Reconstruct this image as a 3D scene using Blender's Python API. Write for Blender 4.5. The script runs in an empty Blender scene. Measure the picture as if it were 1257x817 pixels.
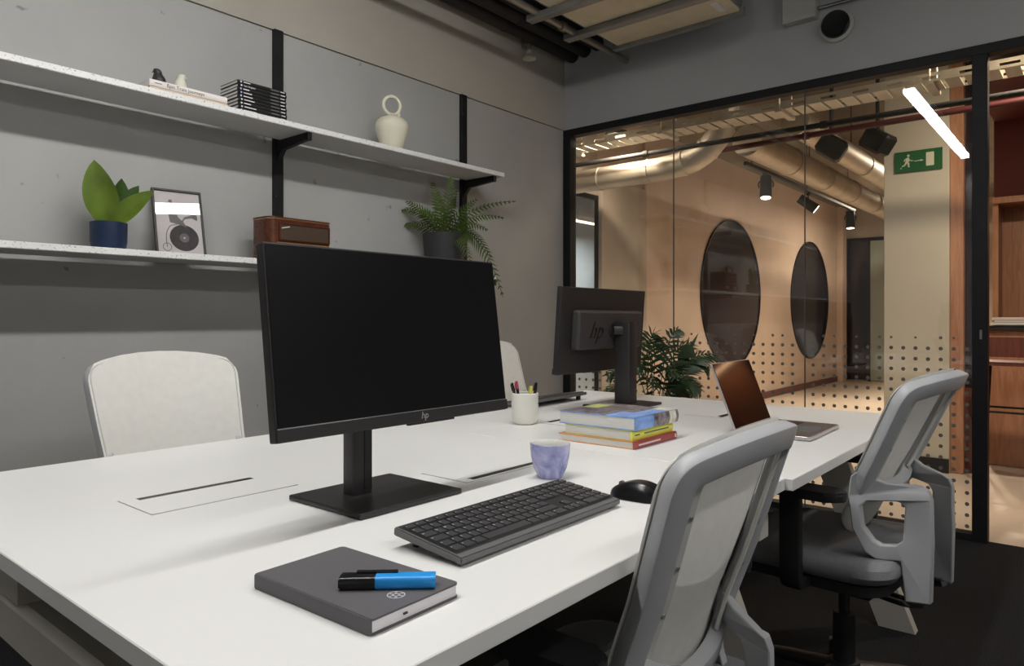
import bpy, bmesh, math, random
from mathutils import Vector, Matrix
from mathutils.geometry import tessellate_polygon
S = bpy.context.scene
C = S.collection
PI = math.pi
random.seed(7)

# ------------------------------------------------------------------ camera, world, exposure
CAM_Z = 1.09
cam_d = bpy.data.cameras.new('camera'); cam = bpy.data.objects.new('camera', cam_d); C.objects.link(cam)
cam.location = (0, 0, CAM_Z)
cam.rotation_euler = (math.radians(90), 0, math.radians(39.755 - 90))
cam_d.sensor_width = 36; cam_d.lens = 36 * 873.04 / 1257
cam_d.shift_y = -18.34 / 1257
cam_d.clip_start = 0.05; cam_d.clip_end = 100
S.camera = cam
w = bpy.data.worlds.new('world'); S.world = w; w.use_nodes = True
w.node_tree.nodes['Background'].inputs[0].default_value = (0.75, 0.8, 0.9, 1)
w.node_tree.nodes['Background'].inputs[1].default_value = 0.03
S.view_settings.view_transform = 'Standard'; S.view_settings.look = 'None'
S.view_settings.exposure = 0.0; S.view_settings.gamma = 1.0; S.view_settings.use_curve_mapping = False
LAMP = 63.0          # radiance of the office lamp diffuser
SPOT = 110.0         # watts of a corridor track spotlight
DOWN = 84.0          # watts of a corridor round lamp
RED = 9.0

# ------------------------------------------------------------------ materials
MAT = {}
def nd(t, typ, **kw):
    n = t.nodes.new(typ)
    for k, v in kw.items(): setattr(n, k, v)
    return n
def mat(name, col, rough=0.5, metal=0.0, var=0.04, scale=8.0, bump=0.0, bscale=60.0, spec=0.5, coat=0.0, emit=None, estr=0.0, trans=0.0, stretch=None, flecks=None):
    m = bpy.data.materials.new(name); m.use_nodes = True; t = m.node_tree
    b = t.nodes['Principled BSDF']
    b.inputs['Roughness'].default_value = rough; b.inputs['Metallic'].default_value = metal
    b.inputs['Specular IOR Level'].default_value = spec; b.inputs['Coat Weight'].default_value = coat
    tc = nd(t, 'ShaderNodeTexCoord'); mp = nd(t, 'ShaderNodeMapping')
    t.links.new(tc.outputs['Object'], mp.inputs[0])
    if stretch: mp.inputs['Scale'].default_value = stretch
    no = nd(t, 'ShaderNodeTexNoise'); no.inputs['Scale'].default_value = scale; no.inputs['Detail'].default_value = 5
    t.links.new(mp.outputs[0], no.inputs['Vector'])
    r = nd(t, 'ShaderNodeValToRGB')
    r.color_ramp.elements[0].position = 0.3; r.color_ramp.elements[1].position = 0.7
    r.color_ramp.elements[0].color = tuple(max(0, c * (1 - var)) for c in col) + (1,)
    r.color_ramp.elements[1].color = tuple(min(1, c * (1 + var)) for c in col) + (1,)
    t.links.new(no.outputs['Fac'], r.inputs[0])
    out = r.outputs[0]
    for fc, fs, fth in (flecks or []):
        vo = nd(t, 'ShaderNodeTexNoise'); vo.inputs['Scale'].default_value = fs; vo.inputs['Detail'].default_value = 2
        t.links.new(mp.outputs[0], vo.inputs['Vector'])
        rr = nd(t, 'ShaderNodeValToRGB'); rr.color_ramp.elements[0].position = fth; rr.color_ramp.elements[1].position = fth + 0.03
        t.links.new(vo.outputs['Fac'], rr.inputs[0])
        mx = nd(t, 'ShaderNodeMix', data_type='RGBA'); mx.inputs['B'].default_value = fc + (1,)
        t.links.new(rr.outputs[0], mx.inputs['Factor']); t.links.new(out, mx.inputs['A']); out = mx.outputs['Result']
    t.links.new(out, b.inputs['Base Color'])
    if bump:
        n2 = nd(t, 'ShaderNodeTexNoise'); n2.inputs['Scale'].default_value = bscale; n2.inputs['Detail'].default_value = 3
        t.links.new(mp.outputs[0], n2.inputs['Vector'])
        bp = nd(t, 'ShaderNodeBump'); bp.inputs['Strength'].default_value = bump; bp.inputs['Distance'].default_value = 0.01
        t.links.new(n2.outputs['Fac'], bp.inputs['Height']); t.links.new(bp.outputs[0], b.inputs['Normal'])
    if emit:
        b.inputs['Emission Color'].default_value = emit + (1,); b.inputs['Emission Strength'].default_value = estr
    if trans: b.inputs['Transmission Weight'].default_value = trans
    MAT[name] = m
    return m
def glass_mat(name, tint=(0.97, 0.975, 0.97), ior=1.6):
    m = bpy.data.materials.new(name); m.use_nodes = True; t = m.node_tree; t.nodes.clear()
    o = nd(t, 'ShaderNodeOutputMaterial'); tr = nd(t, 'ShaderNodeBsdfTransparent'); gl = nd(t, 'ShaderNodeBsdfGlossy')
    gl.inputs['Roughness'].default_value = 0.01; tr.inputs[0].default_value = tint + (1,)
    fr = nd(t, 'ShaderNodeFresnel'); mx = nd(t, 'ShaderNodeMixShader')
    ge = nd(t, 'ShaderNodeNewGeometry'); mm = nd(t, 'ShaderNodeMapRange')     # thin pane: the same reflectance from both sides
    mm.inputs['To Min'].default_value = ior; mm.inputs['To Max'].default_value = 1 / ior
    t.links.new(ge.outputs['Backfacing'], mm.inputs['Value']); t.links.new(mm.outputs['Result'], fr.inputs[0])
    t.links.new(fr.outputs[0], mx.inputs[0]); t.links.new(tr.outputs[0], mx.inputs[1]); t.links.new(gl.outputs[0], mx.inputs[2])
    t.links.new(mx.outputs[0], o.inputs[0]); MAT[name] = m
def wood_mat(name, c1, c2, rough=0.35, scale=6.0, stretch=(1, 1, 12)):
    m = bpy.data.materials.new(name); m.use_nodes = True; t = m.node_tree; b = t.nodes['Principled BSDF']
    b.inputs['Roughness'].default_value = rough
    tc = nd(t, 'ShaderNodeTexCoord'); mp = nd(t, 'ShaderNodeMapping'); mp.inputs['Scale'].default_value = stretch
    t.links.new(tc.outputs['Object'], mp.inputs[0])
    wv = nd(t, 'ShaderNodeTexNoise'); wv.inputs['Scale'].default_value = scale; wv.inputs['Detail'].default_value = 6; wv.inputs['Distortion'].default_value = 0.6
    t.links.new(mp.outputs[0], wv.inputs['Vector'])
    r = nd(t, 'ShaderNodeValToRGB'); r.color_ramp.elements[0].color = c1 + (1,); r.color_ramp.elements[1].color = c2 + (1,)
    r.color_ramp.elements[0].position = .35; r.color_ramp.elements[1].position = .65
    t.links.new(wv.outputs['Fac'], r.inputs[0]); t.links.new(r.outputs[0], b.inputs['Base Color']); MAT[name] = m

mat('panel_grey', (0.365, 0.368, 0.358), 0.75, var=0.05, scale=3, bump=0.12, bscale=25, flecks=[((0.22, 0.22, 0.22), 14, 0.74)])
mat('plaster_beige', (0.40, 0.375, 0.325), 0.85, var=0.04, scale=3, bump=0.08, bscale=40)
mat('panel_smooth', (0.37, 0.36, 0.34), 0.8, var=0.04, scale=3, bump=0.05, bscale=30)
mat('wall_bluegrey', (0.36, 0.363, 0.365), 0.85, var=0.04, scale=3, bump=0.05, bscale=50)
mat('wall_pale', (0.52, 0.52, 0.51), 0.85, var=0.03)
mat('ceiling_dark', (0.07, 0.062, 0.055), 0.9, var=0.2, scale=4, bump=0.3, bscale=14)
mat('carpet', (0.036, 0.036, 0.038), 0.95, var=0.5, scale=220, bump=0.9, bscale=400, spec=0.1)
mat('hall_floor', (0.66, 0.56, 0.46), 0.35, var=0.05, scale=2)
mat('black_metal', (0.009, 0.009, 0.010), 0.55, spec=0.25, var=0.2)
mat('black_trim', (0.015, 0.015, 0.016), 0.5, var=0.2)
mat('desk_white', (0.80, 0.80, 0.785), 0.42, var=0.01, scale=3)
mat('desk_edge', (0.70, 0.70, 0.68), 0.45, var=0.01)
mat('desk_leg', (0.56, 0.53, 0.475), 0.45, var=0.03)
mat('terrazzo', (0.76, 0.76, 0.75), 0.5, var=0.04, flecks=[((0.30, 0.30, 0.31), 120, 0.635), ((0.5, 0.42, 0.4), 170, 0.65)])
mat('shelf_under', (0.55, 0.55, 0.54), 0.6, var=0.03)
mat('chair_grey', (0.44, 0.45, 0.47), 0.42, var=0.02)
mat('chair_mesh', (0.84, 0.83, 0.79), 0.85, var=0.03, scale=40, bump=0.25, bscale=700, spec=0.2)
mat('chair_strip', (0.62, 0.62, 0.58), 0.5, var=0.02)
mat('seat_fabric', (0.24, 0.243, 0.255), 0.95, var=0.12, scale=300, bump=0.4, bscale=600, spec=0.2)
mat('black_plastic', (0.014, 0.014, 0.015), 0.45, var=0.15)
mat('screw_grey', (0.4, 0.4, 0.38), 0.35, metal=0.7)
mat('chrome', (0.35, 0.35, 0.36), 0.2, metal=1.0)
mat('bezel_black', (0.010, 0.010, 0.011), 0.5, var=0.1)
mat('screen_black', (0.004, 0.004, 0.005), 0.3, var=0.1, spec=0.25)
mat('chin_grey', (0.022, 0.021, 0.022), 0.42, var=0.1)
mat('monitor_back', (0.017, 0.015, 0.016), 0.5, var=0.08)
mat('monitor_box', (0.042, 0.037, 0.039), 0.5, var=0.08)
mat('stand_black', (0.022, 0.020, 0.021), 0.36, var=0.1)
mat('logo_silver', (0.55, 0.55, 0.56), 0.3, metal=0.6)
mat('logo_black', (0.004, 0.004, 0.004), 0.4)
mat('kb_case', (0.12, 0.12, 0.122), 0.5, var=0.06)
mat('kb_well', (0.012, 0.012, 0.013), 0.6)
mat('kb_key', (0.036, 0.036, 0.040), 0.45, var=0.08)
mat('legend', (0.8, 0.8, 0.8), 0.6)
mat('notebook', (0.100, 0.096, 0.104), 0.6, var=0.05, bump=0.08, bscale=300)
mat('paper', (0.72, 0.70, 0.72), 0.8, var=0.06, scale=60, stretch=(1, 1, 40))
mat('marker_blue', (0.018, 0.31, 0.80), 0.35, var=0.03)
mat('gloss_black', (0.008, 0.008, 0.009), 0.25)
mat('emboss', (0.62, 0.62, 0.64), 0.4)
mat('ceramic_cream', (0.78, 0.77, 0.70), 0.35, var=0.02)
mat('coffee_wall', (0.75, 0.74, 0.70), 0.3)
mat('pot_blue', (0.003, 0.017, 0.052), 0.45, var=0.1)
mat('pot_dark', (0.022, 0.022, 0.024), 0.6, var=0.1)
mat('soil', (0.03, 0.022, 0.016), 0.95, var=0.4, scale=60, bump=0.6)
mat('leaf_bright', (0.082, 0.135, 0.006), 0.6, spec=0.25, var=0.45, scale=9, stretch=(1, 1, .6))
mat('leaf_dark', (0.026, 0.06, 0.007), 0.6, spec=0.25, var=0.3, scale=9)
mat('fern_green', (0.048, 0.080, 0.012), 0.6, spec=0.25, var=0.4, scale=10)
mat('palm_green', (0.02, 0.045, 0.014), 0.42, var=0.4, scale=8)
mat('stem', (0.10, 0.12, 0.04), 0.6)
mat('art_paper', (0.62, 0.58, 0.58), 0.7, var=0.04)
mat('art_dark', (0.05, 0.043, 0.045), 0.7, var=0.15, scale=40)
mat('art_mid', (0.17, 0.155, 0.155), 0.7, var=0.15, scale=30)
wood_mat('radio_wood', (0.060, 0.017, 0.008), (0.11, 0.032, 0.014), 0.25, 7, (3, 14, 14))
mat('radio_grille', (0.055, 0.033, 0.018), 0.7, var=0.5, scale=60, stretch=(30, 1, 2))
mat('brass', (0.65, 0.42, 0.2), 0.3, metal=0.8)
mat('vase_cream', (0.70, 0.68, 0.54), 0.5, var=0.04)
mat('bird_black', (0.02, 0.02, 0.021), 0.5); mat('bird_white', (0.66, 0.65, 0.55), 0.5)
mat('book_white', (0.74, 0.70, 0.67), 0.6, var=0.03); mat('book_tan', (0.62, 0.50, 0.38), 0.6, var=0.1, scale=30)
mat('book_black', (0.012, 0.012, 0.013), 0.4); mat('print_white', (0.72, 0.72, 0.72), 0.6); mat('print_grey', (0.10, 0.10, 0.10), 0.6)
mat('print_dark', (0.12, 0.11, 0.10), 0.6); mat('print_blue', (0.45, 0.5, 0.75), 0.6)
mat('page_edge', (0.70, 0.69, 0.66), 0.85, var=0.08, scale=60, stretch=(1, 1, 60))
mat('book_blue', (0.22, 0.38, 0.85), 0.4, var=0.35, scale=14, stretch=(1, 3, 3)); mat('book_yellow', (0.82, 0.80, 0.13), 0.5, var=0.02)
mat('book_red', (0.42, 0.08, 0.075), 0.5, var=0.05); mat('book_orange', (0.75, 0.35, 0.12), 0.5)
mat('book_photo', (0.20, 0.17, 0.18), 0.4, var=0.9, scale=45); mat('book_cream', (0.70, 0.69, 0.58), 0.5, var=0.25, scale=50); mat('book_lime', (0.50, 0.56, 0.18), 0.5, var=0.1)
mat('lamp_white', (0.9, 0.9, 0.9), 0.4, emit=(1.0, 0.98, 0.95), estr=LAMP)
mat('lamp_dim', (0.9, 0.9, 0.9), 0.4, emit=(1.0, 0.98, 0.95), estr=LAMP * .58)
mat('lamp_body', (0.6, 0.6, 0.6), 0.5)
mat('hall_plaster', (0.60, 0.475, 0.38), 0.8, var=0.07, scale=1.6, bump=0.12, bscale=12)
mat('hall_concrete', (0.43, 0.375, 0.31), 0.85, var=0.12, scale=2.5, bump=0.2, bscale=14)
mat('column_cream', (0.55, 0.51, 0.42), 0.8, var=0.04, scale=2, bump=0.06, bscale=20)
mat('hall_ceiling', (0.20, 0.175, 0.14), 0.9, var=0.15, scale=2)
mat('disc_dark', (0.022, 0.016, 0.022), 0.12, spec=0.2, var=0.3, scale=2)
mat('galvanised', (0.58, 0.53, 0.45), 0.55, metal=1.0, var=0.12, scale=5)
mat('tray_metal', (0.60, 0.56, 0.47), 0.5, metal=0.4, var=0.1)
mat('pipe_red', (0.062, 0.009, 0.009), 0.55)
mat('spot_black', (0.010, 0.011, 0.011), 0.5)
mat('spot_lens', (1, 1, 1), 0.4, emit=(1.0, 0.80, 0.58), estr=9.0)
mat('hall_lamp', (1, 1, 1), 0.4, emit=(1.0, 0.84, 0.64), estr=3.0)
mat('sign_green', (0.012, 0.11, 0.03), 0.4, var=0.05); mat('sign_white', (0.66, 0.66, 0.52), 0.5)
wood_mat('wood_copper', (0.38, 0.18, 0.10), (0.48, 0.24, 0.135), 0.4, 5, (10, 10, 1))
wood_mat('wood_dark', (0.085, 0.022, 0.012), (0.14, 0.036, 0.02), 0.45, 5, (10, 10, 1))
mat('red_ceiling', (0.10, 0.012, 0.009), 0.7); mat('dark_glass', (0.02, 0.014, 0.018), 0.1)
mat('ac_beige', (0.66, 0.58, 0.43), 0.6, var=0.06); mat('ac_steel', (0.30, 0.30, 0.29), 0.4, metal=0.7, var=0.1)
mat('pipe_black', (0.010, 0.009, 0.009), 0.75, var=0.3, bump=0.2, bscale=60); mat('conduit', (0.25, 0.235, 0.21), 0.45, metal=0.6)
mat('box_grey', (0.40, 0.40, 0.37), 0.6); mat('sensor_white', (0.50, 0.49, 0.44), 0.6)
mat('far_room', (0.50, 0.53, 0.54), 0.8); mat('far_green', (0.30, 0.34, 0.28), 0.5)
mat('laptop_silver', (0.55, 0.53, 0.52), 0.35, metal=0.6); mat('laptop_deck', (0.20, 0.165, 0.15), 0.4, metal=0.5)
mat('laptop_screen', (0.006, 0.004, 0.004), 0.08, spec=0.10); mat('dots', (0.15, 0.14, 0.12), 0.7)
mat('pen_red', (0.45, 0.05, 0.09), 0.4); mat('pen_yellow', (0.75, 0.72, 0.15), 0.4)
mat('silicone', (0.10, 0.09, 0.08), 0.5)
glass_mat('pane_glass'); glass_mat('frame_glass', (0.97, 0.97, 0.97), 1.5)
def cup_mat():
    m = bpy.data.materials.new('cup_glaze'); m.use_nodes = True; t = m.node_tree; b = t.nodes['Principled BSDF']
    b.inputs['Roughness'].default_value = 0.25
    tc = nd(t, 'ShaderNodeTexCoord'); n = nd(t, 'ShaderNodeTexNoise'); n.inputs['Scale'].default_value = 13; n.inputs['Detail'].default_value = 4; n.inputs['Distortion'].default_value = 2.2
    t.links.new(tc.outputs['Object'], n.inputs['Vector'])
    r = nd(t, 'ShaderNodeValToRGB'); e = r.color_ramp.elements
    e[0].position = .34; e[0].color = (0.20, 0.22, 0.47, 1); e[1].position = .72; e[1].color = (0.60, 0.60, 0.77, 1)
    k = e.new(.5); k.color = (0.36, 0.37, 0.66, 1)
    t.links.new(n.outputs['Fac'], r.inputs[0]); t.links.new(r.outputs[0], b.inputs['Base Color']); MAT['cup_glaze'] = m
cup_mat()
def mesh_fabric():
    m = MAT['chair_mesh']; t = m.node_tree; b = t.nodes['Principled BSDF']; o = t.nodes['Material Output']
    tr = nd(t, 'ShaderNodeBsdfTranslucent'); tr.inputs[0].default_value = (0.93, 0.92, 0.86, 1); mx = nd(t, 'ShaderNodeMixShader'); mx.inputs[0].default_value = 0.15
    t.links.new(b.outputs[0], mx.inputs[1]); t.links.new(tr.outputs[0], mx.inputs[2]); t.links.new(mx.outputs[0], o.inputs[0])
mesh_fabric()

# ------------------------------------------------------------------ mesh helpers
def link(name, me, parent=None):
    o = bpy.data.objects.new(name, me); C.objects.link(o)
    if parent: o.parent = parent
    return o
def obj(name, bm, m, parent=None, smooth=False, auto=False):
    bmesh.ops.recalc_face_normals(bm, faces=bm.faces[:])
    me = bpy.data.meshes.new(name); bm.to_mesh(me); bm.free()
    me.materials.append(MAT[m])
    if smooth or auto:
        for p in me.polygons: p.use_smooth = True
        if auto: me.set_sharp_from_angle(angle=math.radians(38))
    return link(name, me, parent)
def share(name, me, parent, loc=(0, 0, 0), rot=(0, 0, 0)):
    o = link(name, me, parent); o.location = loc; o.rotation_euler = rot
    return o
def thing(name, label, cat, loc=(0, 0, 0), rz=0.0, group=None):
    o = bpy.data.objects.new(name, None); C.objects.link(o); o.empty_display_size = .05
    o.location = loc; o.rotation_euler = (0, 0, rz); return tag(o, label, cat, group)
def tag(o, label, cat, group=None):
    o['label'] = label; o['category'] = cat
    if group: o['group'] = group
    return o
def struct(o, label=None):
    o['kind'] = 'structure'
    if label: o['label'] = label
    return o
def sroot(name, label=None, loc=(0, 0, 0)):
    o = bpy.data.objects.new(name, None); C.objects.link(o); o.location = loc
    return struct(o, label)
B = bmesh.new
def box(bm, x0, x1, y0, y1, z0, z1, bev=0.0, seg=1):
    vs = [bm.verts.new((x, y, z)) for x in (x0, x1) for y in (y0, y1) for z in (z0, z1)]
    F = [(0, 1, 3, 2), (4, 6, 7, 5), (0, 4, 5, 1), (2, 3, 7, 6), (0, 2, 6, 4), (1, 5, 7, 3)]
    fs = [bm.faces.new([vs[i] for i in f]) for f in F]
    if bev:
        es = list({e for f in fs for e in f.edges})
        bmesh.ops.bevel(bm, geom=es, offset=bev, segments=seg, affect='EDGES', profile=0.5, clamp_overlap=True)
    return bm
def bx(x0, x1, y0, y1, z0, z1, bev=0.0, seg=1): return box(B(), x0, x1, y0, y1, z0, z1, bev, seg)
def prism(bm, pts, z0, z1, axis='z'):
    f = {'z': lambda a, b, c: (a, b, c), 'y': lambda a, b, c: (a, c, b), 'x': lambda a, b, c: (c, a, b)}[axis]
    lo = [bm.verts.new(f(a, b, z0)) for a, b in pts]; hi = [bm.verts.new(f(a, b, z1)) for a, b in pts]
    n = len(pts); bm.faces.new(lo[::-1]); bm.faces.new(hi)
    for i in range(n): bm.faces.new((lo[i], lo[(i + 1) % n], hi[(i + 1) % n], hi[i]))
    return bm
def rrect(w, h, r, n=4, cx=0, cy=0):
    out = []
    for sx, sy, a0 in ((1, 1, 0), (-1, 1, PI / 2), (-1, -1, PI), (1, -1, 3 * PI / 2)):
        for i in range(n + 1):
            a = a0 + PI / 2 * i / n
            out.append((cx + sx * (w / 2 - r) + r * math.cos(a), cy + sy * (h / 2 - r) + r * math.sin(a)))
    return out
def lathe(bm, prof, n=28, cx=0, cy=0, cz=0):
    rings = []
    for r, z in prof:
        if r < 1e-6: rings.append([bm.verts.new((cx, cy, cz + z))])
        else: rings.append([bm.verts.new((cx + r * math.cos(2 * PI * i / n), cy + r * math.sin(2 * PI * i / n), cz + z)) for i in range(n)])
    for a, b in zip(rings, rings[1:]):
        for i in range(n):
            j = (i + 1) % n
            if len(a) == 1 and len(b) == 1: continue
            if len(a) == 1: bm.faces.new((a[0], b[i], b[j]))
            elif len(b) == 1: bm.faces.new((a[i], a[j], b[0]))
            else: bm.faces.new((a[i], a[j], b[j], b[i]))
    return bm
def cyl(bm, p0, p1, r0, r1=None, n=16):
    r1 = r0 if r1 is None else r1
    return sweep(bm, [p0, p1], [[(r * math.cos(2 * PI * i / n), r * math.sin(2 * PI * i / n)) for i in range(n)] for r in (r0, r1)])
def sweep(bm, pts, secs, ups=None, closed=False, cap=True):
    """sections (a along side, b along up) swept along pts; ups gives the up vector per point"""
    P = [Vector(p) for p in pts]; n = len(P); rings = []
    if secs and not isinstance(secs[0], list): secs = [secs] * n
    last = None
    for i in range(n):
        if closed: t = (P[(i + 1) % n] - P[i - 1])
        else: t = P[min(i + 1, n - 1)] - P[max(i - 1, 0)]
        t.normalize()
        if ups: u = Vector(ups[i] if isinstance(ups, list) else ups)
        elif last is not None: u = last
        else: u = Vector((0, 0, 1)) if abs(t.z) < 0.95 else Vector((1, 0, 0))
        u = u - t * u.dot(t)
        if u.length < 1e-6: u = Vector((1, 0, 0)) - t * t.x
        u.normalize(); last = u; s = t.cross(u)
        rings.append([bm.verts.new(P[i] + s * a + u * b) for a, b in secs[i]])
    m = len(secs[0])
    rng = range(n) if closed else range(n - 1)
    for i in rng:
        a, b = rings[i], rings[(i + 1) % n]
        for k in range(m): bm.faces.new((a[k], a[(k + 1) % m], b[(k + 1) % m], b[k]))
    if cap and not closed: bm.faces.new(rings[0][::-1]); bm.faces.new(rings[-1])
    return bm
def circ(r, n=10): return [(r * math.cos(2 * PI * i / n), r * math.sin(2 * PI * i / n)) for i in range(n)]
def tube(bm, pts, r, n=10, closed=False): return sweep(bm, pts, circ(r, n), None, closed)
def spline(pts, k=6, closed=False):
    P = [Vector(p) for p in pts]; n = len(P); out = []
    rng = range(n) if closed else range(n - 1)
    for i in rng:
        if closed: a, b, c, d = P[i - 1], P[i], P[(i + 1) % n], P[(i + 2) % n]
        else: a, b, c, d = P[max(i - 1, 0)], P[i], P[i + 1], P[min(i + 2, n - 1)]
        for j in range(k):
            t = j / k
            out.append(0.5 * ((2 * b) + (c - a) * t + (2 * a - 5 * b + 4 * c - d) * t * t + (3 * b - a - 3 * c + d) * t ** 3))
    if not closed: out.append(P[-1])
    return out
TXT = {}
def text_me(s, size, shear=0.0, depth=0.0004, align='CENTER'):
    key = (s, size, shear, depth, align)
    if key not in TXT:
        cu = bpy.data.curves.new('lettering', 'FONT'); cu.body = s; cu.size = size; cu.shear = shear; cu.extrude = depth
        cu.align_x = align; cu.align_y = 'CENTER'; cu.resolution_u = 2
        o = bpy.data.objects.new('lettering', cu); C.objects.link(o)
        TXT[key] = bpy.data.meshes.new_from_object(o); bpy.data.objects.remove(o)
    return TXT[key]
def text(name, s, size, m, parent, M, shear=0.0, align='CENTER', depth=0.0004):
    me = text_me(s, size, shear, depth, align).copy(); me.materials.clear(); me.materials.append(MAT[m])
    o = link(name, me, parent); o.matrix_local = M; return o
def basis(loc, x, y):
    x = Vector(x).normalized(); y = Vector(y).normalized(); z = x.cross(y)
    M = Matrix((x, y, z)).transposed().to_4x4(); M.translation = Vector(loc); return M

# ------------------------------------------------------------------ the office shell
XG, YW = 4.137, 2.947          # glazed wall plane, shelf wall plane
XB, YR, ZC = -2.6, -2.2, 3.35  # wall behind the camera, wall opposite the shelves, ceiling
SEAM = 2.419
struct(obj('floor', bx(XB, XG + .02, YR, YW, -.1, 0), 'carpet'), 'dark charcoal office carpet')
struct(obj('ceiling', bx(XB, XG + .10, YR, YW, ZC, ZC + .1), 'ceiling_dark'), 'dark exposed office ceiling')
wl = sroot('wall_left', 'grey panelled wall behind the shelves')
obj('wall_base', bx(XB, XG, YW + .014, YW + .14, 0, ZC), 'plaster_beige', wl)
for a, b, m in ((XB, .595, 'panel_grey'), (.599, 1.834, 'panel_grey'), (1.838, 3.073, 'panel_grey'), (3.077, XG, 'panel_smooth')):
    obj('panel', bx(a, b, YW, YW + .014, .0, SEAM - .004, .0015), m, wl)
obj('upper_panel', bx(XB, XG, YW + .002, YW + .014, SEAM + .004, ZC), 'plaster_beige', wl)
struct(obj('wall_back', bx(XB - .1, XB, YR, YW + .14, 0, ZC), 'wall_pale'), 'pale plain wall opposite the glass')
struct(obj('wall_right', bx(XB, XG + .1, YR - .1, YR, 0, ZC), 'wall_pale'), 'pale plain wall facing the shelves')
wf = sroot('wall_front', 'blue-grey wall above the glazed partition')
FT = 2.417
obj('bulkhead', bx(XG - .012, XG + .10, YR, YW, FT, ZC), 'wall_bluegrey', wf)
obj('side_pier', bx(XG, XG + .10, YR, -.62, 0, FT), 'wall_bluegrey', wf)
struct(obj('baseboard_left', bx(XB, XG - .03, YW - .014, YW, 0, .085, .002), 'black_trim'), 'black skirting along the shelf wall')

# glazed partition: black frame, three panes, dot film
PY0, PY1 = .495, 2.885
g = sroot('window_1', 'glazed partition in a slim black metal frame')
bm = B()
fx0, fx1 = XG - .03, XG + .045
box(bm, fx0, fx1, -.62, YW, FT - .048, FT, .002)
obj('head_rail', bm, 'black_metal', g)
obj('side_post', bx(fx0, fx1, PY1, YW, 0, FT - .048, .002), 'black_metal', g)
obj('door_post', bx(fx0, fx1, .431, PY0, 0, FT - .048, .002), 'black_metal', g)
obj('door_post', bx(fx0, fx1, -.62, -.555, 0, FT - .048, .002), 'black_metal', g)
obj('sill_rail', bx(fx0, fx1, PY0, PY1, 0, .034, .002), 'black_metal', g)
divs = [PY0, 1.294, 2.103, PY1]
ztop, zbot = FT - .048, .034
PITY, PITZ = .0562, .0545
for k in range(3):
    a, b = divs[k] + (.0025 if k else 0), divs[k + 1] - (.0025 if k < 2 else 0)
    p = obj('pane', bx(XG - .004, XG + .004, a, b, zbot, ztop), 'pane_glass', g)
    bm = B()
    ny = int((PY1 - PY0) / PITY) + 1
    for i in range(ny):
        y = .518 + i * PITY
        if not (a + .012 < y < b - .012): continue
        for j in range(18):
            z = .064 + j * PITZ
            r = .0098
            if j == 17: r = (.0, .007, .0085, .0, .006)[i % 5]
            if r == 0 or z > 1.01: continue
            vs = [bm.verts.new((XG - .0052, y + r * math.cos(q * PI / 5), z + r * math.sin(q * PI / 5))) for q in range(10)]
            ws = [bm.verts.new((XG - .0042, v.co.y, v.co.z)) for v in vs]
            bm.faces.new(vs)
            for q in range(10): bm.faces.new((vs[q], vs[(q + 1) % 10], ws[(q + 1) % 10], ws[q]))
    d = obj('dot_film', bm, 'dots', p); d['kind'] = 'stuff'; d['label'] = 'rows of small frosted dots on the glass'
for y in divs[1:3]:
    obj('glass_joint', bx(XG - .0045, XG + .0045, y - .0025, y + .0025, zbot, ztop), 'silicone', g)
bm = bx(XG - .036, XG - .030, .452, .464, .985, 1.035, .002)
obj('strike_plate', bm, 'chrome', g)

# ------------------------------------------------------------------ lamp over the desks
LY, LZ = 1.165, 2.87
def linear_lamp(label, x0, x1, y, m):
    lp = thing('linear_lamp', label, 'lamp', ((x0 + x1) / 2, y, LZ), 0, 'linear office lamps')
    h = (x1 - x0) / 2
    obj('lamp_body', bx(-h - .01, h + .01, -.045, .045, .003, .075, .003), 'lamp_body', lp)
    obj('diffuser', bx(-h, h, -.038, .038, -.030, .003), m, lp)
    for sx in (-h * .75, h * .75):
        bm = B(); cyl(bm, (sx, 0, .075), (sx, 0, ZC - LZ), .002, n=6); obj('hanger_wire', bm, 'chrome', lp)
linear_lamp('long slim white linear lamp hanging above the desks', -.88, 2.05, LY, 'lamp_white')
linear_lamp('dimmer linear lamp added out of view to light the chair backs', -.20, 2.70, -1.25, 'lamp_dim')  # added lamp, out of frame: fills the chair backs and near desk edge

# ------------------------------------------------------------------ the hall beyond the glass
HX0, HX1, HY0, HY1, HZ = XG + .10, 13.4, -3.2, 3.54, 3.0
struct(obj('floor_hall', bx(XG + .02, HX1, HY0, HY1 + 2.4, -.1, -.002), 'hall_floor'), 'pale polished hall floor')
struct(obj('ceiling_hall', bx(HX0, HX1 + .1, HY0 - .1, HY1 + 2.4, HZ, HZ + .1), 'hall_ceiling'), 'raw brown hall ceiling')
wh = sroot('wall_hall_left', 'pinkish plaster hall wall with two round windows')
WX0, WX1, WZ = 4.55, 5.47, 2.2
bm = B(); box(bm, WX1 + .35, HX1, HY1, HY1 + .12, 0, HZ); box(bm, WX1, WX1 + .35, HY1, HY1 + .02, 0, HZ)
obj('plaster', bm, 'hall_plaster', wh)
obj('lintel', bx(HX0, WX1, HY1, HY1 + .12, WZ, HZ), 'hall_concrete', wh)
obj('jamb', bx(HX0, WX0, HY1, HY1 + .12, 0, WZ), 'hall_concrete', wh)
obj('concrete_pier', bx(WX1, 6.29, HY1 - .05, HY1, 0, 2.36, .004), 'hall_concrete', wh)
obj('concrete_pilaster', bx(6.31, 6.72, HY1 - .03, HY1, 0, HZ, .006), 'hall_plaster', wh)
obj('concrete_pilaster', bx(13.0, 13.25, HY1 - .10, HY1, 0, HZ, .006), 'hall_plaster', wh)
struct(obj('baseboard_hall', bx(6.72, 13.0, HY1 - .02, HY1, 0, .09, .003), 'wood_dark'), 'brown hall skirting')
struct(obj('wall_hall_end', bx(HX1, HX1 + .1, HY0, HY1 + .12, 0, HZ), 'hall_concrete'), 'concrete end wall of the hall')
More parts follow.
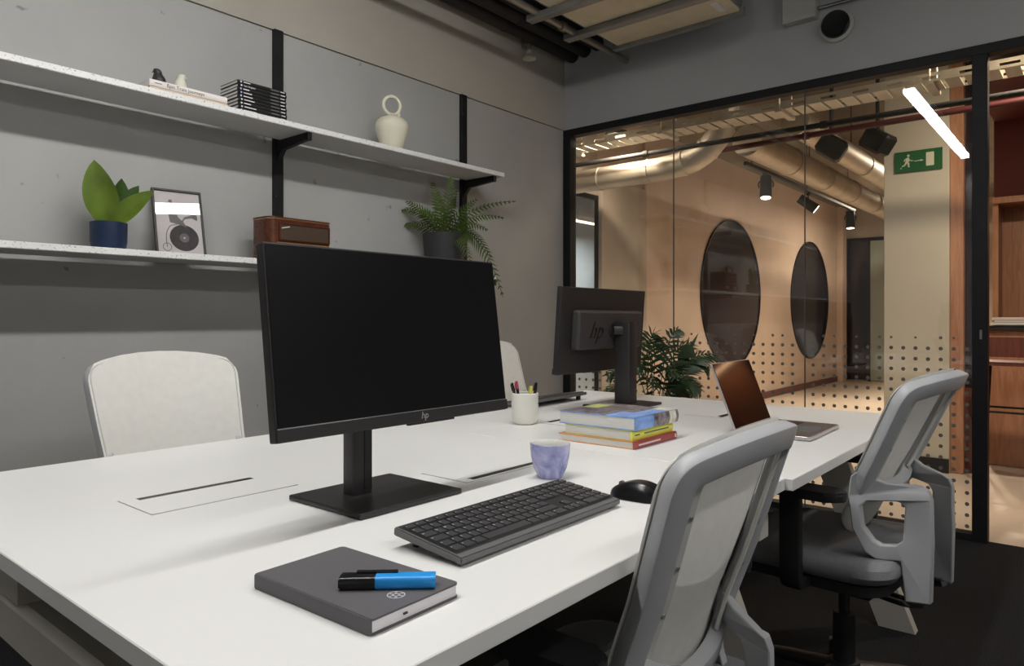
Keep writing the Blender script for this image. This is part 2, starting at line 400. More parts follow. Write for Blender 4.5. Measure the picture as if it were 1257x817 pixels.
struct(obj('wall_hall_right', bx(HX0, HX1, HY0 - .1, HY0, 0, HZ), 'wood_dark'), 'dark red-brown hall wall')
for i, (cx, cz) in enumerate(((8.52, 1.39), (11.57, 1.37))):
    wn = sroot('window_%d' % (i + 2), 'large round dark window in the plaster wall' , (cx, HY1, cz))
    bm = B(); R_ = .90
    pts = [(R_ * math.cos(2 * PI * k / 64), R_ * math.sin(2 * PI * k / 64)) for k in range(64)]
    prism(bm, pts, -.006, .0, 'y'); obj('dark_pane', bm, 'disc_dark', wn)
    bm = B(); sweep(bm, [(a * 1.006, -.008, b * 1.006) for a, b in pts], rrect(.02, .022, .004, 2), (0, -1, 0), True)
    obj('rim', bm, 'black_metal', wn, auto=True)
# room seen through the side window
w4 = sroot('window_4', 'dark framed window into a pale grey room')
bm = B()
for a in ((WX1 - .025, WX1, .05, WZ), (WX0, WX0 + .025, .05, WZ), (WX0 + .025, WX1 - .025, WZ - .045, WZ), (WX0 + .025, WX1 - .025, 0, .06)): box(bm, a[0], a[1], HY1 - .012, HY1 + .018, a[2], a[3])
obj('window_frame', bm, 'black_metal', w4)
obj('pane', bx(WX0 + .02, WX1 - .02, HY1 - .001, HY1 + .005, .06, WZ - .04), 'pane_glass', w4)
struct(obj('wall_side_room', bx(HX0, 9.0, HY1 + 2.0, HY1 + 2.1, 0, HZ), 'far_room'), 'pale grey wall of the next room')
rl = thing('ceiling_lamp', 'slim white lamp in the pale room behind the side window', 'lamp', (7.1, HY1 + 1.3, 2.25))
obj('lamp_body', bx(-1.2, 1.2, -.05, .05, .004, .06), 'lamp_body', rl)
obj('diffuser', bx(-1.2, 1.2, -.045, .045, -.004, .004), 'hall_lamp', rl)
for sx in (-1, 1):
    bm = B(); cyl(bm, (sx, 0, .06), (sx, 0, HZ - 2.25), .004, n=6); obj('hanger_wire', bm, 'chrome', rl)
def light(name, typ, parent, loc, energy, col, **kw):
    d = bpy.data.lights.new(name, typ); d.energy = energy; d.color = col
    for k, v in kw.items(): setattr(d, k, v)
    o = bpy.data.objects.new(name, d); C.objects.link(o); o.parent = parent; o.location = loc; return o
WARM = (1.0, 0.82, 0.62)
light('lamp_light', 'AREA', rl, (0, 0, -.04), 55, (0.9, 0.97, 1.0), shape='RECTANGLE', size=2.3, size_y=.08)
# door at the end of the hall
d1 = sroot('door_1', 'glazed double door at the far end of the hall', (HX1, 0, 0))
obj('leaf', bx(-.03, 0, 3.12, 3.46, .02, 2.42), 'dark_glass', d1)
obj('leaf', bx(-.03, 0, 2.72, 3.10, .02, 2.42), 'far_green', d1)
bm = B()
for y0, y1 in ((3.46, 3.50), (3.09, 3.13), (2.68, 2.72)): box(bm, -.045, 0, y0, y1, 0, 2.42)
box(bm, -.045, 0, 2.68, 3.5, 2.42, 2.48); obj('door_frame', bm, 'black_metal', d1)
# ducts, tray, pipes
dt = B()
path = spline([(5.0, 3.50, 2.24), (5.0, 3.0, 2.245), (5.0, 2.62, 2.25), (5.0, 2.38, 2.285), (5.0, 2.22, 2.39), (5.0, 2.13, 2.56), (5.0, 2.11, 2.98)], 5)
tube(dt, path, .092, 20)
dk = thing('air_duct', 'bent silver air duct turning up towards the hall ceiling', 'duct', (0, 0, 0)); dk.location = (5.0, 3.0, 2.24)
o = obj('duct_tube', dt, 'galvanised', dk, auto=True); o.data.transform(Matrix.Translation((-5.0, -3.0, -2.24)))
for k in range(3, len(path) - 1, 5):
    bm = B(); a, b = path[k] - Vector((5, 3, 2.24)), path[k + 1] - Vector((5, 3, 2.24))
    cyl(bm, a, a + (b - a).normalized() * .022, .097, n=20); obj('duct_collar', bm, 'galvanised', dk, auto=True)
for y, z, r, x0, lab in ((2.10, 2.45, .118, 5.34, 'thick silver duct running above the track spotlights'), (1.74, 2.53, .098, 5.34, 'slimmer silver duct running beside the thick one')):
    dk = thing('air_duct', lab, 'duct', (x0, y, z))
    bm = B(); cyl(bm, (0, 0, 0), (13.1 - x0, 0, 0), r, n=24); obj('duct_tube', bm, 'galvanised', dk, auto=True)
    for k in range(1, 8):
        bm = B(); cyl(bm, (k * .95 - .012, 0, 0), (k * .95 + .012, 0, 0), r + .006, n=24); obj('duct_collar', bm, 'galvanised', dk, auto=True)
    for k in (1.5, 4.5, 7):
        bm = B(); cyl(bm, (k, 0, r), (k, 0, HZ - z), .006, n=6); obj('hanger_rod', bm, 'chrome', dk)
def tray(name, label, x, z, wdt, y0, y1, pitch, h):
    t = thing(name, label, 'cable tray', (x, y0, z))
    for s in (0, wdt - .004):
        bm = B(); n = int((y1 - y0) / (pitch * 2))
        box(bm, s, s + .004, 0, y1 - y0, h * .62, h); box(bm, s, s + .004, 0, y1 - y0, 0, h * .3)
        for k in range(n): box(bm, s, s + .004, k * pitch * 2, k * pitch * 2 + pitch, h * .3, h * .62)
        obj('side_rail', bm, 'tray_metal', t)
    bm = B(); n = int((y1 - y0) / pitch)
    for k in range(n): box(bm, .004, wdt - .004, k * pitch, k * pitch + pitch * .78, 0, .003)
    obj('slotted_base', bm, 'tray_metal', t)
    for k in range(6):
        yy = .3 + k * (y1 - y0 - .6) / 5
        bm = B(); cyl(bm, (-.012, yy, -.01), (-.012, yy, HZ - z), .006, n=6); cyl(bm, (wdt + .012, yy, -.01), (wdt + .012, yy, HZ - z), .006, n=6)
        box(bm, -.03, wdt + .03, yy - .02, yy + .02, -.02, -.001); obj('hanger', bm, 'tray_metal', t)
tray('cable_tray', 'perforated pale metal cable tray just behind the glass', 4.50, 2.395, .20, -1.2, 3.5, .09, .05)
bm = B()
for k in range(34): box(bm, 4.33, 4.37, -1.2 + k * .14, -1.2 + k * .14 + (.10 if k % 3 else .135), 2.435, 2.475)
tag(obj('strut_rail', bm, 'tray_metal'), 'slotted metal strut rail in front of the cable tray', 'rail')
def pipe(name, label, p0, p1, r, m, cat='pipe', col=None):
    c = Vector(p0); t = thing(name, label, cat, c)
    bm = B(); cyl(bm, (0, 0, 0), Vector(p1) - c, r, n=14); obj('pipe_run', bm, m, t, smooth=False, auto=True)
    d = (Vector(p1) - c); L_ = d.length; d.normalize()
    for k in range(1, int(L_ / 1.3) + 1):
        bm = B(); a = d * (k * 1.3 - .5); cyl(bm, a - d * .02, a + d * .02, r * (1.35 if r < .03 else 1.06), n=14); obj('pipe_clamp', bm, m, t, auto=True)
    return t
pipe('black_pipe', 'thin black pipe crossing the hall behind the glass', (4.85, 3.5, 2.35), (4.85, -1.6, 2.34), .018, 'pipe_black')
pipe('sprinkler_pipe', 'dark red sprinkler pipe crossing the hall', (5.2, 2.42, 2.37), (5.2, -1.8, 2.41), .020, 'pipe_red')
# round lamps
def round_lamp(label, x, y, z, energy, r=.11):
    t = thing('round_lamp', label, 'lamp', (x, y, z), 0, 'round hall lamps')
    bm = B(); lathe(bm, [(0, .03), (r, .03), (r, .004), (r - .012, .0), (0, .0)], 24); obj('lamp_body', bm, 'spot_black', t, auto=True)
    bm = B(); lathe(bm, [(0, -.001), (r - .014, -.001), (r - .014, -.006), (0, -.008)], 24); obj('diffuser', bm, 'hall_lamp', t)
    bm = B(); cyl(bm, (0, 0, .03), (0, 0, HZ - z), .012, n=8); obj('stem', bm, 'spot_black', t)
    light('lamp_light', 'AREA', t, (0, 0, -.012), energy, WARM, shape='DISK', size=r * 1.6)
round_lamp('small round white lamp under the bent duct', 4.75, 2.90, 2.50, DOWN * .35, .085)
round_lamp('round hall lamp added out of view behind the cream column', 8.6, 1.15, 2.75, DOWN)  # added to brighten the hall, hidden from the camera
round_lamp('round hall lamp added out of view towards the end of the hall', 11.2, 1.9, 2.75, DOWN)  # also an added, hidden lamp, lifting the far part of the hall
round_lamp('round hall lamp near the cream column', 4.75, .10, 2.80, DOWN * .5)
# track with spotlights
TY, TZ = 2.45, 2.466
tk = thing('light_track', 'black suspended track carrying the spotlights', 'track', (6.19, TY, TZ))
obj('rail', bx(0, 3.6, -.018, .018, -.016, .016, .002), 'spot_black', tk)
for k in (.15, 1.7, 3.3):
    bm = B(); cyl(bm, (k, 0, .016), (k, 0, HZ - TZ), .004, n=6); obj('hanger_wire', bm, 'spot_black', tk)
for x, aim, lab in ((6.69, (6.40, 2.36, .9), 'black track spotlight pointing almost straight down'), (7.94, (8.40, 1.20, 1.30), 'black track spotlight tilted along the hall'), (9.60, (9.5, 2.4, .5), 'black track spotlight by the end of the track')):
    t = thing('track_spotlight', lab, 'spotlight', (x, TY, TZ - .016), 0, 'spotlights on the track')
    d = (Vector(aim) - Vector((x, TY, 2.33))).normalized()
    c = Vector((0, 0, -.13))
    bm = B(); cyl(bm, (0, 0, 0), (0, 0, -.04), .018, n=10); box(bm, -.05, .05, -.012, .012, -.012, 0); obj('adapter', bm, 'spot_black', t)
    side = d.cross(Vector((0, 0, 1))).normalized()
    bm = B(); tube(bm, spline([c + side * .062, c + side * .062 + Vector((0, 0, .05)), Vector((0, 0, -.045)), c - side * .062 + Vector((0, 0, .05)), c - side * .062], 4), .006, 6); obj('yoke', bm, 'spot_black', t)
    bm = B(); cyl(bm, c - d * .11, c + d * .10, .05, .055, 18); obj('head', bm, 'spot_black', t, auto=True)
    bm = B(); cyl(bm, c + d * .101, c + d * .104, .044, n=18); obj('lens', bm, 'spot_lens', t)
    s = light('spot_beam', 'SPOT', t, c + d * .115, SPOT, WARM, spot_size=math.radians(100), spot_blend=1.0, shadow_soft_size=.04)
    s.rotation_euler = d.to_track_quat('-Z', 'Y').to_euler()
for (x, y, z, rz, lab) in ((5.60, 1.56, 2.36, .25, 'black box spotlight turned away beside the column'), (5.66, 1.26, 2.37, -.25, 'black box spotlight facing the cream column')):
    t = thing('box_spotlight', lab, 'spotlight', (x, y, z), rz)
    M_ = Matrix.Rotation(math.radians(35), 4, 'X')
    bm = bx(-.075, .075, -.10, .10, -.075, .075, .02); bm.transform(M_); obj('housing', bm, 'spot_black', t)
    bm = B(); cyl(bm, (0, 0, .05), (0, 0, HZ - z), .014, n=8); obj('stem', bm, 'spot_black', t)
# cream column, exit sign, copper post
cl = sroot('wall_column', 'cream plaster column beyond the glass', (5.8, 0, 0))
obj('shaft', bx(0, .42, .834, 1.249, 0, HZ, .004), 'column_cream', cl)
obj('skirting', bx(-.012, 0, .834, 1.249, 0, .10), 'black_trim', cl)
tag(obj('copper_post', bx(5.83, 5.97, .752, .833, 0, HZ, .003), 'wood_copper'), 'copper brown wooden post beside the cream column', 'post')
obj('dark_pane', bx(5.90, 5.91, .66, .751, .6, HZ), 'dark_glass', tag(thing('side_screen', 'narrow dark glazed screen beside the copper post', 'screen', (0, 0, 0)), 'narrow dark glazed screen beside the copper post', 'screen'))
ss = bpy.data.objects['side_screen']
obj('kick_panel', bx(5.90, 5.92, .66, .751, 0, .6), 'wood_dark', ss)
sg = thing('exit_sign', 'green emergency exit sign with a running figure and arrow', 'sign', (5.785, 1.023, 2.145))
obj('sign_plate', bx(0, .014, -.15, .15, 0, .15, .002), 'sign_green', sg)
def sgn(name, pts):
    bm = B(); prism(bm, [(-(a - .15), b) for a, b in pts], -.002, 0, 'x'); obj(name, bm, 'sign_white', sg)
sgn('door_symbol', [(.20, .03), (.25, .03), (.25, .125), (.20, .125)])
bm = B()
def pl(pts): prism(bm, [(-(a - .15), b) for a, b in pts], -.002, 0, 'x')
pl([(.125, .070), (.165, .072), (.165, .067), (.185, .074), (.165, .083), (.165, .077), (.125, .075)]); obj('arrow_symbol', bm, 'sign_white', sg)
bm = B()
pl([(.088 + .009 * math.cos(k * PI / 5), .117 + .009 * math.sin(k * PI / 5)) for k in range(10)])
pl([(.073, .100), (.092, .105), (.094, .078), (.080, .066), (.070, .072)])
pl([(.090, .095), (.108, .080), (.118, .084), (.117, .078), (.107, .074), (.090, .086)])
pl([(.073, .100), (.060, .090), (.060, .076), (.065, .076), (.066, .087), (.076, .092)])
pl([(.082, .072), (.094, .066), (.094, .040), (.100, .034), (.086, .034), (.084, .060), (.074, .066)])
pl([(.070, .074), (.080, .066), (.066, .046), (.048, .040), (.046, .048), (.060, .053)])
pl([(.035, .030), (.042, .036), (.047, .031), (.040, .025)])
obj('runner_symbol', bm, 'sign_white', sg)
# timber bar seen through the doorway
bc = thing('bar_counter', 'copper brown timber bar counter beyond the doorway', 'counter', (6.35, -.4, 0))
obj('front_panel', bx(0, .03, -1.6, 1.06, 0, 1.0), 'wood_copper', bc)
obj('counter_top', bx(-.04, .5, -1.62, 1.08, 1.0, 1.035, .004), 'black_trim', bc)
for k in range(5): obj('batten', bx(-.012, 0, -1.3 + k * .52, -1.27 + k * .52, 0, 1.0), 'wood_dark', bc)
bk = thing('back_bar_shelf', 'tall timber shelf with lit niches behind the bar', 'shelf', (7.0, -.4, 0))
obj('back_board', bx(.30, .33, -1.9, 1.10, 0, HZ), 'wood_copper', bk)
for y in (-1.2, -.55, .10, .72, 1.06): obj('upright', bx(0, .30, y, y + .04, 0, 2.02), 'wood_dark' if y in (.10, .72) else 'wood_copper', bk)
for z in (.9, 2.02): obj('shelf_board', bx(-.05, .30, -1.9, 1.10, z, z + .05, .003), 'wood_copper', bk)
obj('upper_panel', bx(.10, .29, -1.9, 1.10, 2.07, HZ), 'red_ceiling', bk)
light('niche_light', 'AREA', bk, (.12, .42, 1.98), RED * .4, (1.0, .55, .28), shape='RECTANGLE', size=.2, size_y=.5)
light('niche_light', 'AREA', bk, (.12, -.3, 1.98), RED * .4, (1.0, .55, .28), shape='RECTANGLE', size=.2, size_y=.5)
struct(obj('ceiling_bar', bx(5.9, 7.4, -2.9, .70, 2.72, 2.78), 'red_ceiling'), 'dark red lowered ceiling over the bar')
for i, (m, a, b, h, c) in enumerate((('book_white', -.02, .25, .022, 'white'), ('book_red', .0, .23, .018, 'red'), ('book_white', .01, .24, .020, 'cream'))):
    z0 = 1.035 + (0, .022, .040)[i]
    t = thing('book', ('lowest white', 'middle red', 'topmost white')[i] + ' book of the pile on the bar counter', 'book', (6.36, .50, z0))
    obj('cover', bx(0, .2, a - .1, b - .1, 0, h), m, t); obj('page_block', bx(-.002, .198, a - .095, b - .105, .003, h - .003), 'page_edge', t)
st = thing('bar_stool', 'black tubular bar stool with curved back at the bar', 'stool', (5.82, .46, 0))
bm = B(); prism(bm, rrect(.36, .36, .06), .775, .80); obj('seat', bm, 'wood_dark', st)
bm = B(); tube(bm, spline([(-.16, .15, .79), (-.19, .155, .90), (-.20, .145, 1.01), (-.205, .10, 1.035), (-.21, 0, 1.037), (-.205, -.10, 1.035), (-.20, -.145, 1.01), (-.19, -.155, .90), (-.16, -.15, .79)], 5), .009, 8); obj('back_rail', bm, 'black_metal', st, smooth=True)
bm = B(); prism(bm, [(a, b) for a, b in rrect(.28, .13, .03, 3, 0, .90)], -.20, -.188, 'x'); obj('backrest', bm, 'wood_dark', st)
for sx in (-1, 1):
    for sy in (-1, 1):
        bm = B(); cyl(bm, (sx * .15, sy * .15, .775), (sx * .19, sy * .19, .0), .011, n=8); obj('leg', bm, 'black_metal', st)
bm = B(); tube(bm, [(-.165, -.165, .47), (.165, -.165, .47), (.165, .165, .47), (-.165, .165, .47)], .008, 6, True); obj('footrest', bm, 'black_metal', st)

# ------------------------------------------------------------------ services under the office ceiling
for i, (y, z, r) in enumerate(((2.872, 2.93, .047), (2.768, 2.945, .047), (2.664, 2.965, .046))):
    pipe('lagged_pipe', ('black lagged pipe hugging the shelf wall', 'middle black lagged pipe of the three', 'black lagged pipe next to the grey conduit')[i], (XB, y, z), (XG, y, z), r, 'pipe_black').__setitem__('group', 'black pipes under the ceiling')
pipe('conduit_pipe', 'thin grey metal conduit beside the black pipes', (XB, 2.44, 2.80), (XG, 2.44, 2.80), .020, 'conduit')
ac = thing('ceiling_unit', 'beige ceiling air unit with steel edge channels', 'air conditioner', (3.0, 1.55, 2.80))
obj('casing', bx(0, .88, .0, .82, .02, .30, .004), 'ac_steel', ac)
obj('access_panel', bx(.02, .50, .012, .80, .0, .02, .002), 'ac_beige', ac); obj('access_panel', bx(.56, .86, .012, .80, .0, .02, .002), 'ac_beige', ac)
for x in (.17, .53): obj('channel', bx(x - .03, x + .03, -.02, .96, -.035, 0, .004), 'ac_steel', ac)
obj('edge_channel', bx(.86, .90, -.01, .84, -.02, .03, .003), 'ac_steel', ac)
obj('rating_label', bx(.66, .80, .06, .10, -.002, 0), 'print_white', ac)
for x, y in ((.04, .04), (.04, .78), (.84, .04), (.84, .78)):
    bm = B(); cyl(bm, (x, y, .3), (x, y, ZC - 2.80), .005, n=6); obj('hanger_rod', bm, 'chrome', ac)
jb = thing('junction_box', 'pale grey junction box above the glazed partition', 'box', (XG - .012, 1.305, 2.745))
obj('box_body', bx(-.07, 0, -.09, .09, 0, .20, .006), 'box_grey', jb); obj('box_lid', bx(-.078, -.07, -.085, .085, .008, .192, .003), 'box_grey', jb)
for k in range(4):
    bm = B(); cyl(bm, (-.03, -.06 + k * .04, .20), (-.03, -.06 + k * .04, ZC - 2.745), .008, n=8); obj('cable', bm, 'pipe_black', jb)
pipe('conduit_pipe', 'thin shiny conduit running from the junction box', (XG - .035, 1.215, 2.80), (XG - .035, -1.8, 2.80), .010, 'chrome')
vt = thing('wall_speaker', 'round black wall speaker with a pale ring', 'speaker', (XG - .012, 1.118, 2.682))
bm = B(); lathe(bm, [(0, 0), (.088, 0), (.088, .02), (.075, .03), (.0, .03)], 32); bm.transform(Matrix.Rotation(-PI / 2, 4, 'Y')); obj('ring', bm, 'box_grey', vt, auto=True)
bm = B(); lathe(bm, [(0, .028), (.073, .028), (.073, .050), (.066, .058), (0, .052)], 32); bm.transform(Matrix.Rotation(-PI / 2, 4, 'Y')); obj('grille', bm, 'gloss_black', vt, auto=True)
sn = thing('ceiling_sensor', 'small white sensor head on a bent metal drop', 'sensor', (3.66, YW, 2.80))
bm = B(); tube(bm, spline([(0, 0, .10), (0, -.03, .10), (0, -.05, .085), (0, -.05, .03)], 4), .014, 10); obj('drop_arm', bm, 'conduit', sn, auto=True)
bm = B(); lathe(bm, [(0, .045), (.02, .045), (.022, .02), (.045, .0), (.045, -.012), (.02, -.022), (0, -.022)], 20, 0, -.05, 0); obj('sensor_head', bm, 'sensor_white', sn, auto=True)
obj('wall_bracket', bx(-.025, .025, -.012, 0, .06, .14, .003), 'conduit', sn)

# ------------------------------------------------------------------ shelves
SF, GAP = 2.672, .041                 # front edge of the boards, slit left at the wall
Z1, Z2, TH = 1.931, 1.336, .0235       # tops of the upper and lower board
for x, lab in ((1.836, 'black slotted shelf upright behind the radio'), (3.075, 'black slotted shelf upright behind the fern')):
    t = thing('shelf_upright', lab, 'shelf upright', (x, YW, .10), 0, 'black shelf uprights')
    bm = B(); box(bm, -.0235, .0235, -.022, 0, 0, SEAM - .10, .0015); obj('channel', bm, 'black_metal', t)
    for z in (.35, 1.05, 1.55, 2.2):
        bm = B(); cyl(bm, (-.017, -.022, z), (-.017, -.0245, z), .004, n=8); obj('screw', bm, 'chrome', t)
def shelf(label, zt, x1):
    t = thing('wall_shelf', label, 'shelf', (0, SF, zt))
    x0 = XB + .3
    obj('board', bx(x0, x1, 0, YW - GAP - SF, -TH, 0, .0015), 'terrazzo', t)
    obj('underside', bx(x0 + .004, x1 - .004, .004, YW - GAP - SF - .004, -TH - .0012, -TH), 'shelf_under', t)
    for bxp in (1.836, 3.075):
        bm = B(); zz = -TH - .0014
        prism(bm, [(.014, zz), (.014, zz - .030), (YW - SF - .065, zz - .046), (YW - SF - .030, zz - .085), (YW - SF - .022, zz - .10), (YW - SF - .022, zz)], bxp - .011, bxp + .011, 'x')
        obj('bracket', bm, 'black_metal', t)
        obj('bracket_lip', bx(bxp - .011, bxp + .011, .010, .028, zz - .034, zz, .002), 'black_metal', t)
shelf('upper white speckled wall shelf carrying the vase', Z1, 3.145)
shelf('lower white speckled wall shelf carrying the radio', Z2, 3.075)

# ------------------------------------------------------------------ desks
DZ, DT = .735, .027
def desk(label, x0, x1, y0, y1, flaps, legs, deep=False):
    t = thing('bench_desk', label, 'desk', (x0, y0, 0), 0, 'white bench desks'); W, D = x1 - x0, y1 - y0
    obj('tabletop', bx(0, W, 0, D, DZ - DT, DZ, .0015), 'desk_white', t)
    for (fx0, fx1, sx0, sx1, fy0, fy1, ys) in flaps:
        f = B(); z0, z1 = DZ, DZ + .0012
        fx0, fx1, sx0, sx1, fy0, fy1, ys = fx0 - x0, fx1 - x0, sx0 - x0, sx1 - x0, fy0 - y0, fy1 - y0, ys - y0
        h = .0100
        prism(f, rrect(fx1 - fx0, ys - h - fy0, .004, 2, (fx0 + fx1) / 2, (fy0 + ys - h) / 2), z0, z1)
        prism(f, rrect(fx1 - fx0, fy1 - ys - h, .004, 2, (fx0 + fx1) / 2, (fy1 + ys + h) / 2), z0, z1)
        box(f, fx0, sx0, ys - h, ys + h, z0, z1); box(f, sx1, fx1, ys - h, ys + h, z0, z1)
        fo = obj('cable_flap', f, 'desk_white', t)
        obj('slot', bx(sx0, sx1, ys - h, ys + h, z0, z0 + .0005), 'gloss_black', fo)
        bm = B(); gp = .0014
        for a in ((fx0 - gp, fx1 + gp, fy0 - gp, fy0), (fx0 - gp, fx1 + gp, fy1, fy1 + gp), (fx0 - gp, fx0, fy0, fy1), (fx1, fx1 + gp, fy0, fy1)): box(bm, *a, z0, z0 + .0004)
        obj('flap_gap', bm, 'screw_grey', fo)
    for lx in legs:
        c = D / 2
        if deep:
            obj('cross_beam', bx(lx - .045, lx + .045, .30, D - .30, DZ - .19, DZ - .105, .012), 'desk_leg', t)
            obj('mount_block', bx(lx - .045, lx + .045, .790, 1.05, DZ - .105, DZ - DT), 'desk_leg', t)
        else:
            obj('cross_beam', bx(lx - .028, lx + .028, .075, D - .075, DZ - .155, DZ - .10, .003), 'desk_leg', t)
            for yy in (.20, c, D - .20): obj('mount_block', bx(lx - .028, lx + .028, yy - .09, yy + .09, DZ - .10, DZ - DT), 'desk_leg', t)
        for s, yt, yb in ((-1, .255, .030), (1, D - .255, D - .030)):
            bm = B(); w2 = .058
            prism(bm, [(yt - w2, DZ - .155), (yt + w2, DZ - .155), (yb + w2, 0), (yb - w2, 0)], lx - .022, lx + .022, 'x'); obj('leg', bm, 'desk_leg', t)
    for yy in (.42, D - .42): obj('long_rail', bx(min(legs) , W - .06 if len(legs) == 1 else max(legs), yy - .025, yy + .025, DZ - .085, DZ - .04), 'desk_leg', t)
    obj('cable_trough', bx(.25, W - .25, D / 2 - .16, D / 2 + .16, DZ - .20, DZ - .19), 'desk_leg', t)
desk('white bench desk carrying the black monitor and keyboard', .333, 1.598, .543, 1.962,
     [(.571, .872, .600, .843, 1.319, 1.468, 1.450), (1.116, 1.417, 1.145, 1.388, 1.054, 1.195, 1.0715)], [.080], True)
desk('white bench desk carrying the laptop and the book pile', 1.6015, 2.925, .526, 1.962,
     [(1.912, 2.213, 1.941, 2.184, 1.319, 1.466, 1.4525), (2.419, 2.72, 2.448, 2.691, 1.050, 1.187, 1.0635)], [.03, 1.19])

# ------------------------------------------------------------------ chairs
def chair(label, loc, rz, s, tilt=20.0, arms=True, drop=0.0, wb=.10, yo=0.0):
    t = thing('office_chair', label, 'chair', loc, rz, 'white mesh office chairs')
    ct, sn_ = math.cos(math.radians(tilt)), math.sin(math.radians(tilt))
    dv, nb = Vector((0, -sn_, ct)), Vector((0, -ct, -sn_))
    def S_(u, w_, off=0.0):
        o_ = .050 * (1 - (u / .235) ** 2) + .010 - .006 * math.exp(-((w_ - .15) / .09) ** 2) + off
        return Vector((u, -.105 + .25 * sn_, s)) + dv * w_ + nb * o_
    def N_(u, w_):
        v = (S_(u + .004, w_) - S_(u - .004, w_)).cross(S_(u, w_ + .004) - S_(u, w_ - .004)).normalized()
        return v if v.dot(nb) > 0 else -v
    # outline of the back in (across, up)
    half = [(0, wb), (.13, wb), (.180, wb + .008), (.203, wb + .030), (.2125, wb + .06), (.2185, .25), (.224, .32), (.230, .41), (.232, .450), (.225, .480), (.207, .500), (.175, .514), (.12, .530), (.06, .540), (0, .543)]
    ring2 = half + [(-a, b) for a, b in half[-2:0:-1]]
    out = spline([(a, b, 0) for a, b in ring2], 4, True)
    inset = .024
    pts, ups = [], []
    n = len(out)
    for i in range(n):
        tg = (out[(i + 1) % n] - out[i - 1]).normalized(); nr = Vector((-tg.y, tg.x, 0))
        q = out[i] + nr * inset
        pts.append(S_(q.x, q.y)); ups.append(N_(q.x, q.y))
    bm = B(); sweep(bm, pts, rrect(.046, .030, .006, 2), ups, True); obj('back_frame', bm, 'chair_grey', t, auto=True)
    # fabric back stretched over the front of the frame
    bm = B(); NU, NW = 24, 22; grid = {}
    def hw(w_):
        best = .0
        for (a, b), (c, d_) in zip(half, half[1:]):
            if b <= w_ <= d_ and d_ > b: best = max(best, a + (c - a) * (w_ - b) / (d_ - b))
        return best
    def top(u):
        u = abs(u)
        for (a, b), (c, d_) in zip(half[-6:], half[-5:]):
            if c <= u <= a: return b + (d_ - b) * (a - u) / (a - c)
        return .496
    for lay in (0,):
        for j in range(NW + 1):
            for i in range(NU + 1):
                f = -1 + 2 * i / NU; f = math.sin(f * PI / 2) * .35 + f * .65
                w0 = wb + .005 + (.495 - wb) * j / NW
                u = f * (hw(max(w0, wb + .0051)) - .003)
                tt = j / NW
                w_ = w0 + (top(u) - .500 - .002) * max(0, tt) ** 6
                crown = -.006 * (1 - abs(f) ** 6)
                grid[lay, i, j] = bm.verts.new(S_(u, w_, -.0165 + crown + lay * .0045))
    for lay in (0,):
        for j in range(NW):
            for i in range(NU):
                bm.faces.new((grid[lay, i, j], grid[lay, i + 1, j], grid[lay, i + 1, j + 1], grid[lay, i, j + 1]))
    cov = obj('back_fabric', bm, 'chair_mesh', t, smooth=True)
    pp = []
    for i in range(n):
        tg = (out[(i + 1) % n] - out[i - 1]).normalized(); nr = Vector((-tg.y, tg.x, 0)); q = out[i] + nr * .011
        pp.append(S_(q.x, q.y, -.0185))
    bm = B(); tube(bm, pp, .0022, 5, True); obj('piping', bm, 'chair_strip', cov, smooth=True)
    for sd in (-1, 1):
        bm = B(); ws = [wb + .05 + (.43 - wb) * k / 12 for k in range(13)]
        sweep(bm, [S_(sd * (hw(w_) - .062), w_, -.002) for w_ in ws], rrect(.020, .008, .002, 1), [N_(sd * (hw(w_) - .062), w_) for w_ in ws]); fo = obj('fixing_strip', bm, 'chair_strip', t, auto=True)
        for w_ in (.235, .32, .405):
            bm = B(); c = S_(sd * (hw(w_) - .062), w_, .002); cyl(bm, c, c + nb * .0025, .0045, n=8); obj('screw', bm, 'screw_grey', fo)
        # side loop carrying the back
        # moulded side loop joining the frame to the rear uprights
        outer = [(-.104, .218), (-.092, .205), (-.086, .155), (-.096, .075), (-.120, .016), (-.140, -.002), (-.186, -.006), (-.194, -.108), (-.246, -.108), (-.250, .040), (-.248, .150), (-.240, .172), (-.222, .182), (-.160, .190), (-.128, .205)]
        hole = [(-.128, .146), (-.112, .130), (-.116, .082), (-.136, .044), (-.150, .034), (-.178, .034), (-.190, .046), (-.194, .128), (-.182, .144)]
        def X_(y): return sd * (.204 - .106 * min(1, max(0, (-y - .10) / .12)))
        loops = [[Vector((y, z, 0)) for y, z in outer], [Vector((y, z, 0)) for y, z in hole]]
        flat = outer + hole; tris = tessellate_polygon(loops); bm = B(); lay = []
        for th in (-.013, .013): lay.append([bm.verts.new((X_(y) + sd * th, y + yo, s + z - (drop if z > -.09 else 0))) for y, z in flat])
        for q in tris:
            bm.faces.new([lay[0][k] for k in q]); bm.faces.new([lay[1][k] for k in reversed(q)])
        no_ = len(outer)
        for rng_ in (list(range(no_)), list(range(no_, len(flat)))):
            for k in range(len(rng_)):
                p_, q_ = rng_[k], rng_[(k + 1) % len(rng_)]
                bm.faces.new((lay[0][p_], lay[0][q_], lay[1][q_], lay[1][p_]))
        ss_ = obj('side_support', bm, 'chair_grey', t, auto=True)
        bv = ss_.modifiers.new('soft_edges', 'BEVEL'); bv.width = .004; bv.segments = 2; bv.limit_method = 'ANGLE'; bv.angle_limit = math.radians(50)
    # lumbar pad below the frame
    bm = B(); pg = []
    for lay_ in (0, 1):
        for j in range(9):
            for i in range(13):
                f = -1 + i / 6; g_ = -1 + j / 4; sq = math.sqrt(max(0, 1 - .5 * g_ * g_)); sw = math.sqrt(max(0, 1 - .5 * f * f))
                u, w_ = f * .150 * sq, .115 + g_ * .085 * sw
                pg.append(bm.verts.new(S_(u, w_, -.030 + (.016 if lay_ else -.012) * (1 - f * f) * (1 - g_ * g_) + .004 * lay_)))
